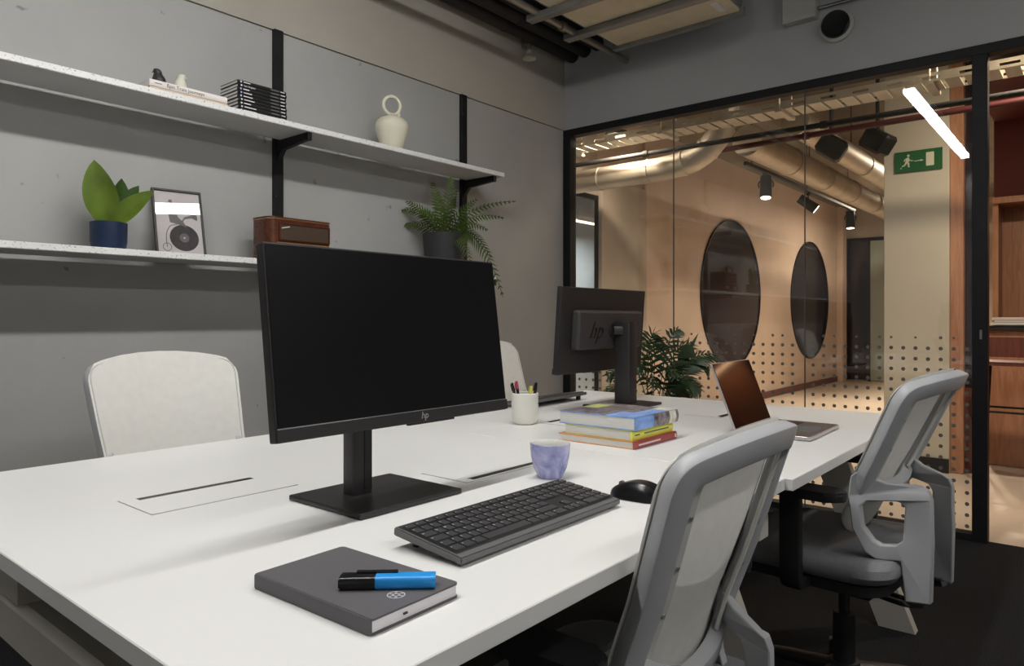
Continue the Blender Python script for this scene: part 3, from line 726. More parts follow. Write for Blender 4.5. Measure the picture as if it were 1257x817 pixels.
    for lay_ in (0, 1):
        for j in range(8):
            for i in range(12):
                k = lay_ * 117 + j * 13 + i; bm.faces.new((pg[k], pg[k + 1], pg[k + 14], pg[k + 13]))
    rim = [j * 13 + i for j, i in [(0, i) for i in range(12)] + [(j, 12) for j in range(8)] + [(8, i) for i in range(12, 0, -1)] + [(j, 0) for j in range(8, 0, -1)]]
    for a, b in zip(rim, rim[1:] + rim[:1]): bm.faces.new((pg[a], pg[b], pg[117 + b], pg[117 + a]))
    if wb > .08: obj('lumbar_pad', bm, 'chair_mesh', t, smooth=True)
    else: bm.free()
    # seat
    bm = B()
    prf = [(.42, 0.0), (.47, .012), (.49, .030), (.485, .050), (.46, .064), (.40, .070)]
    rings = []
    for d_, z in prf:
        rings.append([bm.verts.new((x, y, s - .070 + z - .012 * max(0, y / .24) ** 3)) for x, y in rrect(d_, d_ - .005, .085, 6, 0, .055)])
    for r0, r1 in zip(rings, rings[1:]):
        for i in range(len(r0)): bm.faces.new((r0[i], r0[(i + 1) % len(r0)], r1[(i + 1) % len(r0)], r1[i]))
    bm.faces.new(rings[0][::-1]); bm.faces.new(rings[-1]); obj('seat_cushion', bm, 'seat_fabric', t, auto=True)
    bm = B(); prism(bm, rrect(.45, .44, .08, 6, 0, .055), s - .094, s - .068); obj('seat_shell', bm, 'black_plastic', t, auto=True)
    obj('mechanism', bx(-.085, .085, -.10, .13, s - .150, s - .094, .008), 'black_plastic', t)
    for sd in (-1, 1):
        bm = B(); sweep(bm, spline([(sd * .06, -.08, s - .122), (sd * .10, -.18, s - .118), (sd * .098, -.225 + yo, s - .110)], 4), rrect(.030, .022, .005, 2), (0, 0, 1)); obj('spring_bar', bm, 'chrome', t, auto=True)
    if arms:
        for sd in (-1, 1):
            bm = B(); sweep(bm, spline([(sd * .17, .03, s - .082), (sd * .26, .03, s - .080), (sd * .283, .03, s - .05), (sd * .285, .03, s + .155)], 5), rrect(.055, .030, .008, 2), [Vector((0, 0, 1))] * 0 or None)
            ap = obj('armrest', bm, 'black_plastic', t, auto=True)
            bm = B(); prism(bm, rrect(.085, .245, .035, 5, sd * .278, .02), s + .152, s + .176); bmesh.ops.bevel(bm, geom=[e for e in bm.edges if abs(e.verts[0].co.z - e.verts[1].co.z) < 1e-5], offset=.006, segments=2, affect='EDGES'); obj('arm_pad', bm, 'black_plastic', ap, auto=True)
    bm = B(); lathe(bm, [(.0, .10), (.030, .10), (.030, .26), (.0145, .26), (.0145, s - .148), (0, s - .148)], 18); obj('gas_lift', bm, 'black_plastic', t, auto=True)
    bm = B(); lathe(bm, [(0, .07), (.045, .07), (.05, .085), (.04, .125), (0, .125)], 18); obj('hub', bm, 'black_plastic', t, auto=True)
    for k in range(5):
        a = 2 * PI * k / 5 + .4; c_, s_ = math.cos(a), math.sin(a)
        bm = B(); sweep(bm, [(c_ * .03, s_ * .03, .10), (c_ * .16, s_ * .16, .094), (c_ * .30, s_ * .30, .078)], [rrect(.050, .034, .008, 2), rrect(.042, .028, .008, 2), rrect(.030, .022, .008, 2)], (0, 0, 1)); lg = obj('base_arm', bm, 'black_plastic', t, auto=True)
        bm = B()
        for q in (-.017, .017):
            cc = Vector((c_ * .30, s_ * .30, .030)) + Vector((-s_, c_, 0)) * q
            cyl(bm, cc - Vector((-s_, c_, 0)) * .010, cc + Vector((-s_, c_, 0)) * .010, .030, n=16)
        cyl(bm, (c_ * .30, s_ * .30, .032), (c_ * .30, s_ * .30, .075), .008, n=8); obj('castor', bm, 'black_plastic', lg, auto=True)
    return t
chair('white mesh office chair pushed in behind the mouse', (1.145, .657, 0), 0, .420, 18.0, drop=.06, wb=.045, yo=.035)
chair('white mesh office chair pushed in behind the laptop', (2.15, .565, 0), math.radians(-5), .486, 25.0, wb=.165)
chair('white office chair against the wall below the potted plant', (1.02, 2.072, 0), PI, .490)
chair('white office chair half hidden behind the pen pot', (2.82, 2.31, 0), PI + .04, .482)

# ------------------------------------------------------------------ monitors
def monitor(label, x, y, W, zb, H_, tilt, face, post_dx, post_dy, base_c, base, pw=.048, pd=.036):
    """panel centred at x, its bottom edge at height zb in the plane y; face -1 looks to -y"""
    t = thing('monitor', label, 'monitor', (x, y, DZ), 0 if face < 0 else PI)
    rt = Matrix.Translation((0, 0, zb - DZ)) @ Matrix.Rotation(math.radians(-tilt), 4, 'X')
    def part(name, bm, m, par=None, **kw):
        bm.transform(rt); return obj(name, bm, m, par or t, **kw)
    part('panel_shell', bx(-W / 2, W / 2, .0, .022, 0, H_, .003, 2), 'monitor_back')
    part('screen', bx(-W / 2 + .004, W / 2 - .004, -.0012, .0, .024, H_ - .004), 'screen_black')
    ch = part('chin', bx(-W / 2 + .0005, W / 2 - .0005, -.0032, .0, .001, .0225, .001), 'chin_grey')
    part('chin_edge', bx(-W / 2 + .003, W / 2 - .003, -.0018, .0, .0226, .0234), 'logo_silver', ch)
    part('button_strip', bx(.0, .12, .001, .012, -.0035, .0015), 'chin_grey', ch)
    o = text('front_logo', 'hp', .019, 'logo_silver', t, rt @ basis((.035, -.0035, .0125), (1, 0, 0), (0, 0, 1)), .25)
    part('rear_housing', bx(-W * .38, W * .38, .020, .058, H_ * .28, H_ * .74, .010, 2), 'monitor_box')
    o = text('rear_logo', 'hp', .095, 'logo_black', t, rt @ basis((W * .19, .0585, H_ * .50), (-1, 0, 0), (0, 0, 1)), .4)
    # stand
    px, py = post_dx, post_dy
    hz = zb - DZ + H_ * .49
    bm = B(); cyl(bm, (0, .055, hz), (0, .075, hz), .030, n=24); obj('hinge_plate', bm, 'stand_black', t, auto=True)
    bm = B(); sweep(bm, [(0, .07, hz), (px, py, hz)], rrect(.050, .036, .008, 2), (0, 0, 1)); obj('hinge_arm', bm, 'stand_black', t, auto=True)
    ptop = hz + .035
    bm = B(); prism(bm, rrect(pw, pd, .006, 3, px, py), .006, ptop); po = obj('post', bm, 'stand_black', t, auto=True)
    obj('post_channel', bx(px + .002, px + .020, py - pd / 2 - .0012, py - pd / 2, .02, ptop - .005), 'bezel_black', po)
    obj('post_slot', bx(px + .007, px + .015, py - pd / 2 - .0018, py - pd / 2 - .0011, ptop - .10, ptop - .07), 'gloss_black', po)
    bw, bd = base
    bm = bx(base_c[0] - bw / 2, base_c[0] + bw / 2, base_c[1] - bd / 2, base_c[1] + bd / 2, 0.0005, .011, .003, 2); obj('base', bm, 'stand_black', t)
    return t
monitor('black widescreen monitor with dark screen on the near workstation', .921, 1.018, .573, .888, .331, 7.5, -1, -.038, .112, (-.006, .092), (.256, .222))
monitor('monitor seen from behind showing its dark rear housing', 2.472, 1.598, .628, .876, .335, 4.0, 1, -.045, .105, (-.03, .10), (.27, .21), .064, .070)

# ------------------------------------------------------------------ keyboards
def keyboard(label, loc, rz, pitch, W=.432, D=.146):
    t = thing('keyboard', label, 'keyboard', loc, rz, 'black keyboards')
    R_ = Matrix.Translation((0, 0, .004)) @ Matrix.Rotation(pitch, 4, 'X')
    def part(name, bm, m, par=None):
        bm.transform(R_); return obj(name, bm, m, par or t, auto=True)
    bm = B(); prism(bm, [(-D * 0, .0), (D, .0), (D, .013), (0, .011)], -W / 2, W / 2, 'x'); bmesh.ops.bevel(bm, geom=bm.edges[:], offset=.0022, segments=2, affect='EDGES'); part('case', bm, 'kb_case')
    bm = B(); prism(bm, [(.014, .0105), (D - .004, .0122), (D - .004, .0133), (.014, .0116)], -W / 2 + .005, W / 2 - .005, 'x'); part('key_well', bm, 'kb_well')
    u = (W - .012) / 22.4; dy = .0203; x0 = -W / 2 + .006
    def zt(y): return .0119 + .0016 * y / D
    rows = []
    y = .0165
    main = [
        [(1.25, ''), (1.25, ''), (1.25, ''), (5.9, ''), (1.25, ''), (1.25, ''), (1.25, ''), (1.6, '')],
        [(1.25, ''), (1, ''), (1, 'Z'), (1, 'X'), (1, 'C'), (1, 'V'), (1, 'B'), (1, 'N'), (1, 'M'), (1, ','), (1, '.'), (1, '-'), (2.75, '')],
        [(1.75, ''), (1, 'A'), (1, 'S'), (1, 'D'), (1, 'F'), (1, 'G'), (1, 'H'), (1, 'J'), (1, 'K'), (1, 'L'), (1, ''), (1, ''), (1, ''), (1.25, '')],
        [(1.5, ''), (1, 'Q'), (1, 'W'), (1, 'E'), (1, 'R'), (1, 'T'), (1, 'Y'), (1, 'U'), (1, 'I'), (1, 'O'), (1, 'P'), (1, ''), (1, ''), (1.5, '')],
        [(1, ''), (1, '1'), (1, '2'), (1, '3'), (1, '4'), (1, '5'), (1, '6'), (1, '7'), (1, '8'), (1, '9'), (1, '0'), (1, ''), (1, ''), (2, '')],
        [(1.154, '')] * 13]
    nav = [[(1, ''), (1, ''), (1, '')], [None, (1, ''), None], None, [(1, ''), (1, ''), (1, '')], [(1, ''), (1, ''), (1, '')], [(1, '')] * 3]
    pad = [[(2, '0'), (1, '.'), (1, '')], [(1, '1'), (1, '2'), (1, '3'), (1, '')], [(1, '4'), (1, '5'), (1, '6'), (1, '')], [(1, '7'), (1, '8'), (1, '9'), (1, '')], [(1, ''), (1, ''), (1, ''), (1, '')], [(1, '')] * 4]
    meshes = {}
    legends = B()
    def key(x, y, wu, hh, ch, li):
        kk = (round(wu, 3), round(hh, 4))
        if kk not in meshes:
            bm = B(); a, b = wu * u - .0018, hh - .0018
            lo = [bm.verts.new((px, py, 0)) for px, py in ((0, 0), (a, 0), (a, b), (0, b))]
            e = .0012
            hi = [bm.verts.new((px, py, .0034)) for px, py in ((e, e), (a - e, e), (a - e, b - e), (e, b - e))]
            bm.faces.new(hi)
            for i in range(4): bm.faces.new((lo[i], lo[(i + 1) % 4], hi[(i + 1) % 4], hi[i]))
            me = bpy.data.meshes.new('key'); bm.to_mesh(me); bm.free(); me.materials.append(MAT['kb_key']); meshes[kk] = me
        o = link('key', meshes[kk], t); o.matrix_local = R_ @ Matrix.Translation((x + .0009, y + .0009, zt(y)))
        M_ = R_ @ Matrix.Translation((x + .0042, y + hh - .0065, zt(y) + .0036))
        if ch:
            me = text_me(ch, .0058, 0, 0.0, 'CENTER')
            m2 = me.copy(); m2.transform(M_); legends.from_mesh(m2); bpy.data.meshes.remove(m2)
        elif li and wu < 5:
            vs = [legends.verts.new(M_ @ Vector(p)) for p in ((-.0012, -.0007, 0), (.0028 if wu > 1.3 else .0012, -.0007, 0), (.0028 if wu > 1.3 else .0012, .0007, 0), (-.0012, .0007, 0))]
            legends.faces.new(vs)
    for r in range(6):
        hh = dy if r < 5 else .0150
        yy = y + r * dy + (.001 if r == 5 else 0)
        x = x0
        for wu, ch in main[r]: key(x, yy, wu, hh, ch, 1); x += wu * u
        xn = x0 + 15.2 * u
        for kk in (nav[r] or []):
            if kk: key(xn, yy, kk[0], hh, kk[1], 1)
            xn += u
        xp = x0 + 18.4 * u
        for wu, ch in pad[r]: key(xp, yy, wu, hh, ch, 1); xp += wu * u
    lg = obj('key_legends', legends, 'legend', t); lg['kind'] = 'stuff'
    for sx in (-1, 1):
        h0 = (R_ @ Vector((0, D - .02, 0))).z
        obj('foot', bx(sx * W * .42 - .012, sx * W * .42 + .012, D - .030, D - .020, 0.0, h0, .001), 'kb_well', t)
    return t
keyboard('black full-size keyboard with white legends beside the notebook', (.944, .700, DZ), 0, math.radians(6.0))
keyboard('dark keyboard seen edge-on in front of the far chair', (2.375, 1.868, DZ), PI + math.radians(3), math.radians(6.5))

# ------------------------------------------------------------------ notebook, marker
nb_ = thing('notebook', 'closed charcoal hardback notebook with a small white emblem', 'notebook', (.577, .745, DZ), math.radians(1.5))
W_, D_ = .146, .232
bm = B(); prism(bm, rrect(W_, D_, .006, 3), .0005, .003)
obj('back_cover', bm, 'notebook', nb_)
bm = B(); prism(bm, rrect(W_, D_, .006, 3), .0165, .019); tc_ = obj('front_cover', bm, 'notebook', nb_)
obj('spine', bx(-W_ / 2, -W_ / 2 + .005, -D_ / 2 + .001, D_ / 2 - .001, .0005, .019, .002, 2), 'notebook', nb_)
obj('page_block', bx(-W_ / 2 + .004, W_ / 2 - .004, -D_ / 2 + .0015, D_ / 2 - .002, .003, .0165), 'paper', nb_)
obj('ribbon_end', bx(-.022, -.016, -D_ / 2 - .0005, -D_ / 2 + .002, .0085, .0105), 'gloss_black', nb_)
bm = B()
cx, cy, r = -.0055, -.0845, .0105
pts = [(cx + r * math.cos(k * PI / 12), cy + r * math.sin(k * PI / 12), .0192) for k in range(24)]
sweep(bm, pts, [(-.0007, 0), (.0007, 0), (.0007, .0002), (-.0007, .0002)], (0, 0, 1), True)
for k in range(3):
    a = k * PI / 3 + .3
    for dd in (-.0032, .0032):
        ox, oy = -math.sin(a) * dd, math.cos(a) * dd; L_ = .0088
        sweep(bm, [(cx + ox - math.cos(a) * L_, cy + oy - math.sin(a) * L_, .0192), (cx + ox + math.cos(a) * L_, cy + oy + math.sin(a) * L_, .0192)], [(-.0005, 0), (.0005, 0), (.0005, .0002), (-.0005, .0002)], (0, 0, 1))
obj('emblem', bm, 'emboss', nb_)
p0, p1 = Vector((.544, .732)), Vector((.624, .644))
dd = p1 - p0; L_ = dd.length
mk = thing('highlighter_pen', 'blue highlighter pen with a black cap on the notebook', 'pen', (p0.x, p0.y, DZ + .0192), math.atan2(dd.y, dd.x))
bm = B(); prism(bm, [(a, b + .008) for a, b in rrect(.024, .0155, .0045, 3)], .045, L_, 'x'); obj('barrel', bm, 'marker_blue', mk, auto=True)
bm = B(); prism(bm, [(a, b + .008) for a, b in rrect(.0255, .016, .0048, 3)], .0, .0452, 'x'); bmesh.ops.bevel(bm, geom=[e for e in bm.edges if e.verts[0].co.x < 1e-6 and e.verts[1].co.x < 1e-6], offset=.002, segments=2, affect='EDGES'); cp = obj('cap', bm, 'gloss_black', mk, auto=True)
obj('clip', bx(.020, .072, .004, .0095, .0152, .0188, .001), 'gloss_black', cp)

# ------------------------------------------------------------------ cup, pen pot, mouse
cu_ = thing('ceramic_cup', 'lilac blue marbled ceramic cup beside the keyboard', 'cup', (1.275, .950, DZ))
bm = B(); lathe(bm, [(0, 0.0005), (.026, 0.0005), (.0285, .004), (.037, .022), (.0425, .045), (.0445, .066), (.0450, .076), (.0438, .0775)], 40); obj('outer_glaze', bm, 'cup_glaze', cu_, auto=True)
bm = B(); lathe(bm, [(.0438, .0775), (.0422, .0765), (.0415, .066), (.0395, .045), (.034, .022), (.022, .009), (0, .008)], 40); obj('inner_wall', bm, 'coffee_wall', cu_, smooth=True)
pp_ = thing('pen_pot', 'cream ceramic pen pot with slim rounded base', 'pot', (1.865, 1.495, DZ))
bm = B(); lathe(bm, [(0, .0005), (.030, .0005), (.038, .005), (.043, .016), (.045, .03), (.0455, .103), (.0435, .105), (.041, .103), (.040, .02), (0, .012)], 36); obj('pot_wall', bm, 'ceramic_cream', pp_, auto=True)
def pen(label, base, tip, r, m, cap):
    b = Vector(base); d = (Vector(tip) - b)
    t = thing('pen', label, 'pen', (pp_.location.x + b.x, pp_.location.y + b.y, DZ + b.z), 0, 'pens in the pen pot')
    bm = B(); cyl(bm, (0, 0, 0), d * .8, r, n=10); obj('barrel', bm, m, t, auto=True)
    bm = B(); cyl(bm, d * .8, d, r * 1.08, r * .8, 10); obj('pen_cap', bm, cap, t, auto=True)
    n_ = d.normalized(); sd = n_.cross(Vector((1, 0, 0))).normalized()
    bm = B(); sweep(bm, [d * .78 + sd * r * 1.5, d * .97 + sd * r * 1.5], rrect(.003, .0015, .0004, 1), sd); obj('clip', bm, cap, t)
pen('black pen leaning out of the pen pot', (-.012, .010, .014), (-.034, .028, .138), .0050, 'black_plastic', 'gloss_black')
pen('red capped pen in the pen pot', (-.004, .012, .014), (-.016, .024, .143), .0052, 'black_plastic', 'pen_red')
pen('yellow highlighter standing in the pen pot', (.010, -.004, .014), (.020, -.012, .126), .0065, 'pen_yellow', 'pen_yellow')
pen('black pen with clip beside the yellow highlighter', (.014, -.014, .014), (.030, -.026, .138), .0050, 'black_plastic', 'gloss_black')
ms = thing('computer_mouse', 'glossy black computer mouse next to the keyboard', 'mouse', (1.236, .706, DZ), math.radians(4))
bm = B(); NY, NX = 16, 14; gr = []
for j in range(NY + 1):
    v = j / NY; yy = -.058 + .116 * v
    hwid = .034 * (1 - abs(2 * v - 1) ** 3.2) ** .5 * (1 - .06 * math.sin(v * PI)); hgt = .011 + .022 * math.sin(min(1, (1 - v) * 1.25) * PI * .62 + .25) ** 1.2
    row = []
    for i in range(NX + 1):
        a = PI * i / NX; row.append(bm.verts.new((-hwid * math.cos(a) * (1 - .10 * math.sin(a)), yy, .0015 + hgt * min(1, math.sin(a) * 1.25) * (1 - abs(2 * v - 1) ** 6) ** .5 if hwid > 1e-5 else .004)))
    gr.append(row)
for j in range(NY):
    for i in range(NX): bm.faces.new((gr[j][i], gr[j][i + 1], gr[j + 1][i + 1], gr[j + 1][i]))
bmesh.ops.remove_doubles(bm, verts=bm.verts[:], dist=.0003)
obj('mouse_shell', bm, 'gloss_black', ms, smooth=True)
bm = B(); prism(bm, [(a * .9, b) for a, b in rrect(.062, .108, .028, 6)], .0003, .004); obj('mouse_base', bm, 'black_plastic', ms, auto=True)
bm = B(); cyl(bm, (-.003, .034, .0245), (.003, .034, .0245), .006, n=16); obj('scroll_wheel', bm, 'kb_case', ms, auto=True)

# ------------------------------------------------------------------ books on the desk (spines to -y, fore pages to -x)
def book(label, x0, x1, y0, y1, z0, h, cover, spine, top=None, rz=0.0, edge=.002, group=None, name='book'):
    cx, cy = (x0 + x1) / 2, (y0 + y1) / 2
    t = thing(name, label, 'book', (cx, cy, z0), rz, group); a, b = (x1 - x0) / 2, (y1 - y0) / 2; ct = min(.0025, h * .14)
    obj('back_cover', bx(-a, a, -b, b, .0003, ct), cover, t)
    tp = obj('front_cover', bx(-a, a, -b, b, h - ct, h), top or cover, t)
    bm = B(); n = 6
    prism(bm, [(-b, .0003), (-b + .004, .0003), (-b + .004, h)] + [(-b - .0035 * math.sin(PI * (1 - i / n)), h - h * i / n) for i in range(n)], -a, a, 'x')
    sp = obj('spine', bm, spine, t, auto=False)
    obj('page_block', bx(-a + edge, a - edge, -b + .003, b - edge, ct, h - ct), 'page_edge', t)
    return t, tp, sp, a, b, h
t, tp, sp, a, b, h = book('thin red book at the bottom of the desk pile', 1.682, 1.928, .972, 1.222, DZ, .021, 'book_orange', 'book_red', group='books piled on the desk')
bm = B(); box(bm, -a + .02, .02, -b - .0040, -b - .0034, h * .40, h * .62); box(bm, a - .016, a - .006, -b - .004, -b - .0034, h * .25, h * .75); obj('spine_print', bm, 'book_white', sp)
t, tp, sp, a, b, h = book('thick yellow book in the middle of the desk pile', 1.688, 1.926, .984, 1.205, DZ + .021, .028, 'book_lime', 'book_yellow', group='books piled on the desk')
bm = B(); box(bm, -a + .014, -a + .040, -b - .0042, -b - .0034, h * .45, h * .58); box(bm, -a + .065, a - .03, -b - .0042, -b - .0034, h * .45, h * .58); obj('spine_print', bm, 'print_dark', sp)
t, tp, sp, a, b, h = book('thick blue and white picture book on top of the desk pile', 1.690, 1.936, .972, 1.226, DZ + .049, .036, 'book_blue', 'book_blue', group='books piled on the desk')
for (xa, xb, ya, yb, m) in ((-a + .002, a - .10, -b + .10, b - .002, 'book_photo'), (-a + .10, a - .002, -b + .06, b - .002, 'book_photo'), (-a + .12, a - .04, b - .055, b - .004, 'book_lime'), (a - .05, a - .002, -b + .004, b - .06, 'book_cream')):
    obj('cover_picture', bx(xa, xb, ya, yb, h, h + .0003 + .0002 * random.random()), m, tp)
def wrap(name, xa, xb, m):
    bm = B(); n = 6
    prism(bm, [(-b + .004, .0008), (-b + .004, h - .0005)] + [(-b - .0042 * math.sin(PI * (1 - i / n)) - .0003, h - h * i / n) for i in range(n + 1)], xa, xb, 'x'); obj(name, bm, m, sp)
wrap('spine_picture', -a + .10, a - .055, 'book_photo'); wrap('spine_picture', a - .055, a - .016, 'book_cream'); wrap('spine_picture', a - .016, a - .0005, 'book_photo')

# ------------------------------------------------------------------ laptop
lt = thing('laptop', 'open silver laptop with a dark glossy screen', 'laptop', (2.268, .760, DZ + .0003), math.radians(1.5))
LW, LD = .322, .222
bm = B(); prism(bm, rrect(LW, LD, .010, 4), .002, .013); bmesh.ops.bevel(bm, geom=[e for e in bm.edges if abs(e.verts[0].co.z - e.verts[1].co.z) < 1e-6], offset=.0015, segments=1, affect='EDGES'); bs = obj('base', bm, 'laptop_silver', lt, auto=True)
bm = B(); prism(bm, rrect(LW - .006, LD - .006, .008, 4), .0131, .0134); obj('deck', bm, 'laptop_deck', bs)
kme = None
for r in range(5):
    for c in range(13):
        if kme is None:
            bm = bx(0, .0185, 0, .0150, 0, .0010); kme = bpy.data.meshes.new('key'); bm.to_mesh(kme); bm.free(); kme.materials.append(MAT['kb_key'])
        share('key', kme, bs, (-.137 + c * .0212, -.010 + r * .0178, .0134))
obj('touchpad', bx(-.055, .055, -.095, -.025, .0134, .0137), 'kb_case', bs)
for sx in (-1, 1): obj('foot', bx(sx * .12 - .015, sx * .12 + .015, -.08, .08, .0, .002), 'black_plastic', bs)
RL = Matrix.Translation((0, LD / 2 - .004, .013)) @ Matrix.Rotation(math.radians(-21), 4, 'X')
bm = B(); prism(bm, rrect(LW, .214, .008, 4, 0, .107), 0, .006, 'y'); bm.transform(RL); ld = obj('lid', bm, 'laptop_silver', lt, auto=True)
bm = bx(-LW / 2 + .003, LW / 2 - .003, -.0012, 0, .004, .211); bm.transform(RL); obj('screen', bm, 'laptop_screen', ld)
bm = B(); cyl(bm, (-.13, LD / 2 - .004, .012), (.13, LD / 2 - .004, .012), .006, n=12); obj('hinge', bm, 'laptop_silver', lt, auto=True)

# ------------------------------------------------------------------ things on the upper shelf
t, tp, sp, a, b, h = book('tan book under the white train book on the upper shelf', 1.160, 1.464, 2.702, 2.806, Z1, .016, 'book_tan', 'book_tan', group='books under the bird figures')
t, tp, sp, a, b, h = book('white book with black title under the bird figures', 1.158, 1.460, 2.700, 2.804, Z1 + .016, .025, 'book_white', 'book_white', group='books under the bird figures')
text('spine_title', 'Epic Train Journeys', .0185, 'print_dark', sp, basis((-.088, -b - .0040, .0125), (1, 0, 0), (0, 0, 1)), align='LEFT')
obj('spine_print', bx(-a + .018, -a + .045, -b - .0042, -b - .0036, .0115, .0140), 'print_dark', sp)
GL = [.030, .052, .026, .036, .040, .046, .030, .052, .056]
for k in range(9):
    dx = (0, .002, -.001, .001, .0, .003, .002, .004, .002)[8 - k]
    pos = ['lowest', 'second lowest', 'third from the bottom', 'fourth from the bottom', 'middle', 'fourth from the top', 'third from the top', 'second from the top', 'topmost'][k]
    t, tp, sp, a, b, h = book(pos + ' black guide book in the stack by the shelf upright', 1.506 + dx, 1.727 + dx, 2.700, 2.838, Z1 + k * .0142, .0140, 'book_black', 'book_black', group='black guide books')
    y = -b - .0040
    obj('spine_dot', bx(-a + .010, -a + .016, y, y + .0006, .0035, .0105), 'print_blue' if k in (4, 5, 6) else 'print_white', sp)
    if k == 7: text('spine_title', 'Los Angeles', .0105, 'print_white', sp, basis((-a + .024, y + .0002, .0068), (1, 0, 0), (0, 0, 1)), align='LEFT')
    else: obj('spine_print', bx(-a + .024, -a + .024 + GL[8 - k], y, y + .0006, .0050, .0088), 'print_white', sp)
    obj('spine_mark', bx(a - .028, a - .008, y, y + .0006, .0055, .0090), 'print_white', sp)
    obj('spine_band', bx(a - .075, a - .036, y, y + .0006, .0045, .0098), 'print_grey', sp)
def bird(label, x, y, z, m, hgt, rz):
    t = thing('bird_figure', label, 'figurine', (x, y, z), rz, 'bird figures')
    bm = B(); lathe(bm, [(0, 0), (.017, 0), (.019, .004), (.0195, .014), (.017, .028), (.0125, .040), (.0110, .046), (.0118, .052), (.0095, .060), (.005, .0635), (0, .0645)], 20)
    for v in bm.verts: v.co.z *= hgt / .0645; v.co.y *= 1.25; v.co.x *= 1.3; v.co.x += .25 * max(0, v.co.z - .03)
    obj('body', bm, m, t, smooth=True)
    bm = B(); zz = .053 * hgt / .0645; cyl(bm, (.014, 0, zz), (.026, 0, zz - .003), .004, .0006, 8); obj('beak', bm, m, t, smooth=True)
    bm = B(); prism(bm, [(-.018, .002), (-.030, .0), (-.030, .004), (-.016, .018)], -.006, .006, 'y'); obj('tail', bm, m, t)
bird('small black bird figure on the white book', 1.216, 2.752, Z1 + .0412, 'bird_black', .062, 2.4)
bird('small cream bird figure on the white book', 1.296, 2.752, Z1 + .0412, 'bird_white', .062, -.6)
vs_ = thing('vase', 'cream ceramic jug vase with a ring handle on top', 'vase', (2.375, 2.765, Z1))
bm = B(); lathe(bm, [(0, .0005), (.046, .0005), (.050, .004), (.060, .035), (.074, .075), (.083, .110), (.084, .128), (.076, .150), (.058, .165), (.036, .174), (.022, .180), (.015, .186), (0, .188)], 40); obj('body', bm, 'vase_cream', vs_, smooth=True)
bm = B(); ring_ = [(.044 * math.sin(2 * PI * k / 28) * .92, -.044 * math.sin(2 * PI * k / 28) * .38, .232 - .046 * math.cos(2 * PI * k / 28)) for k in range(28)]; tube(bm, ring_, .0085, 10, True); obj('ring_handle', bm, 'vase_cream', vs_, smooth=True)
bm = B(); tube(bm, spline([(.026, -.012, .172), (.034, -.016, .188), (.030, -.014, .200), (.036, -.017, .207)], 4), .0075, 8); obj('spout', bm, 'vase_cream', vs_, smooth=True)

# ------------------------------------------------------------------ things on the lower shelf
def leaf(bm, base, ctrl, tip, width, nrm, nl=12, fold=.18, wob=0.0, peak=.45):
    P0, P1, P2 = Vector(base), Vector(ctrl), Vector(tip); nrm = Vector(nrm).normalized(); rows = []
    for i in range(nl + 1):
        q = i / nl; c = P0 * (1 - q) ** 2 + P1 * 2 * q * (1 - q) + P2 * q * q
        tg = ((P1 - P0) * (1 - q) + (P2 - P1) * q).normalized(); sd = tg.cross(nrm).normalized(); n2 = sd.cross(tg).normalized()
        if q < peak: ww = math.sin(q / peak * PI / 2) ** .75 * .82 + .18
        else: ww = math.cos((q - peak) / (1 - peak) * PI / 2) ** .8
        ww *= width / 2
        row = []
        for k in (-1, -.5, 0, .5, 1):
            row.append(bm.verts.new(c + sd * ww * k + n2 * (fold * ww * abs(k) + wob * math.sin(q * 9 + k * 2) * ww)))
        rows.append(row)
    for a, b in zip(rows, rows[1:]):
        for k in range(4): bm.faces.new((a[k], a[k + 1], b[k + 1], b[k]))
pt = thing('potted_plant', 'broad-leaved green plant in a navy blue pot on the lower shelf', 'plant', (1.052, 2.785, Z2))
bm = B(); lathe(bm, [(0, .0005), (.050, .0005), (.055, .004), (.060, .030), (.061, .100), (.058, .1015), (.056, .099), (.055, .080), (0, .078)], 40); obj('pot', bm, 'pot_blue', pt, auto=True)
bm = B(); lathe(bm, [(0, .083), (.0548, .082), (.0548, .078), (0, .078)], 24); obj('soil', bm, 'soil', pt)
VD = Vector((-.354, -.93, 0)); RD = Vector((.93, -.354, 0)); UP = Vector((0, 0, 1))
def L(r, u, f=0.0): return RD * r + UP * u + VD * f
for base, ctrl, tip, wd, nr, m, pk in (
        (L(.004, .085, .015), L(-.035, .20, .03), L(-.046, .325, .0), .112, VD + UP * .1, 'leaf_bright', .42),
        (L(.012, .085, -.01), L(.035, .17, -.02), L(.042, .272, -.03), .085, VD + RD * .7, 'leaf_dark', .5),
        (L(.012, .085, .0), L(.045, .16, .0), L(.098, .245, .0), .068, VD + RD * -.3, 'leaf_dark', .5),
        (L(.012, .085, .02), L(.050, .15, .03), L(.148, .225, .035), .072, VD + UP * .4, 'leaf_bright', .5),
        (L(-.012, .085, .0), L(-.050, .14, .0), L(-.072, .22, -.03), .060, VD + RD * .9, 'leaf_bright', .45),
        (L(-.004, .085, -.02), L(.0, .17, -.03), L(.016, .25, -.035), .070, VD, 'leaf_dark', .5)):
    bm = B(); leaf(bm, base, ctrl, tip, wd, nr, peak=pk, fold=.22, wob=.03); obj('leaf', bm, m, pt, smooth=True)
fr = thing('picture_frame', 'framed print of a rider on a record-wheeled bicycle', 'picture', (1.345, 2.832, Z2 + .0002), math.radians(-7.5))
FW, FH = .190, .286
RF = Matrix.Rotation(math.radians(-15.2), 4, 'X')
def fp(name, bm, m, par=None):
    bm.transform(RF); return obj(name, bm, m, par or fr)
bm = B(); e = .0075
box(bm, -FW / 2, -FW / 2 + e, 0, .016, 0, FH); box(bm, FW / 2 - e, FW / 2, 0, .016, 0, FH); box(bm, -FW / 2 + e, FW / 2 - e, 0, .016, 0, e); box(bm, -FW / 2 + e, FW / 2 - e, 0, .016, FH - e, FH)
fp('frame', bm, 'black_trim')
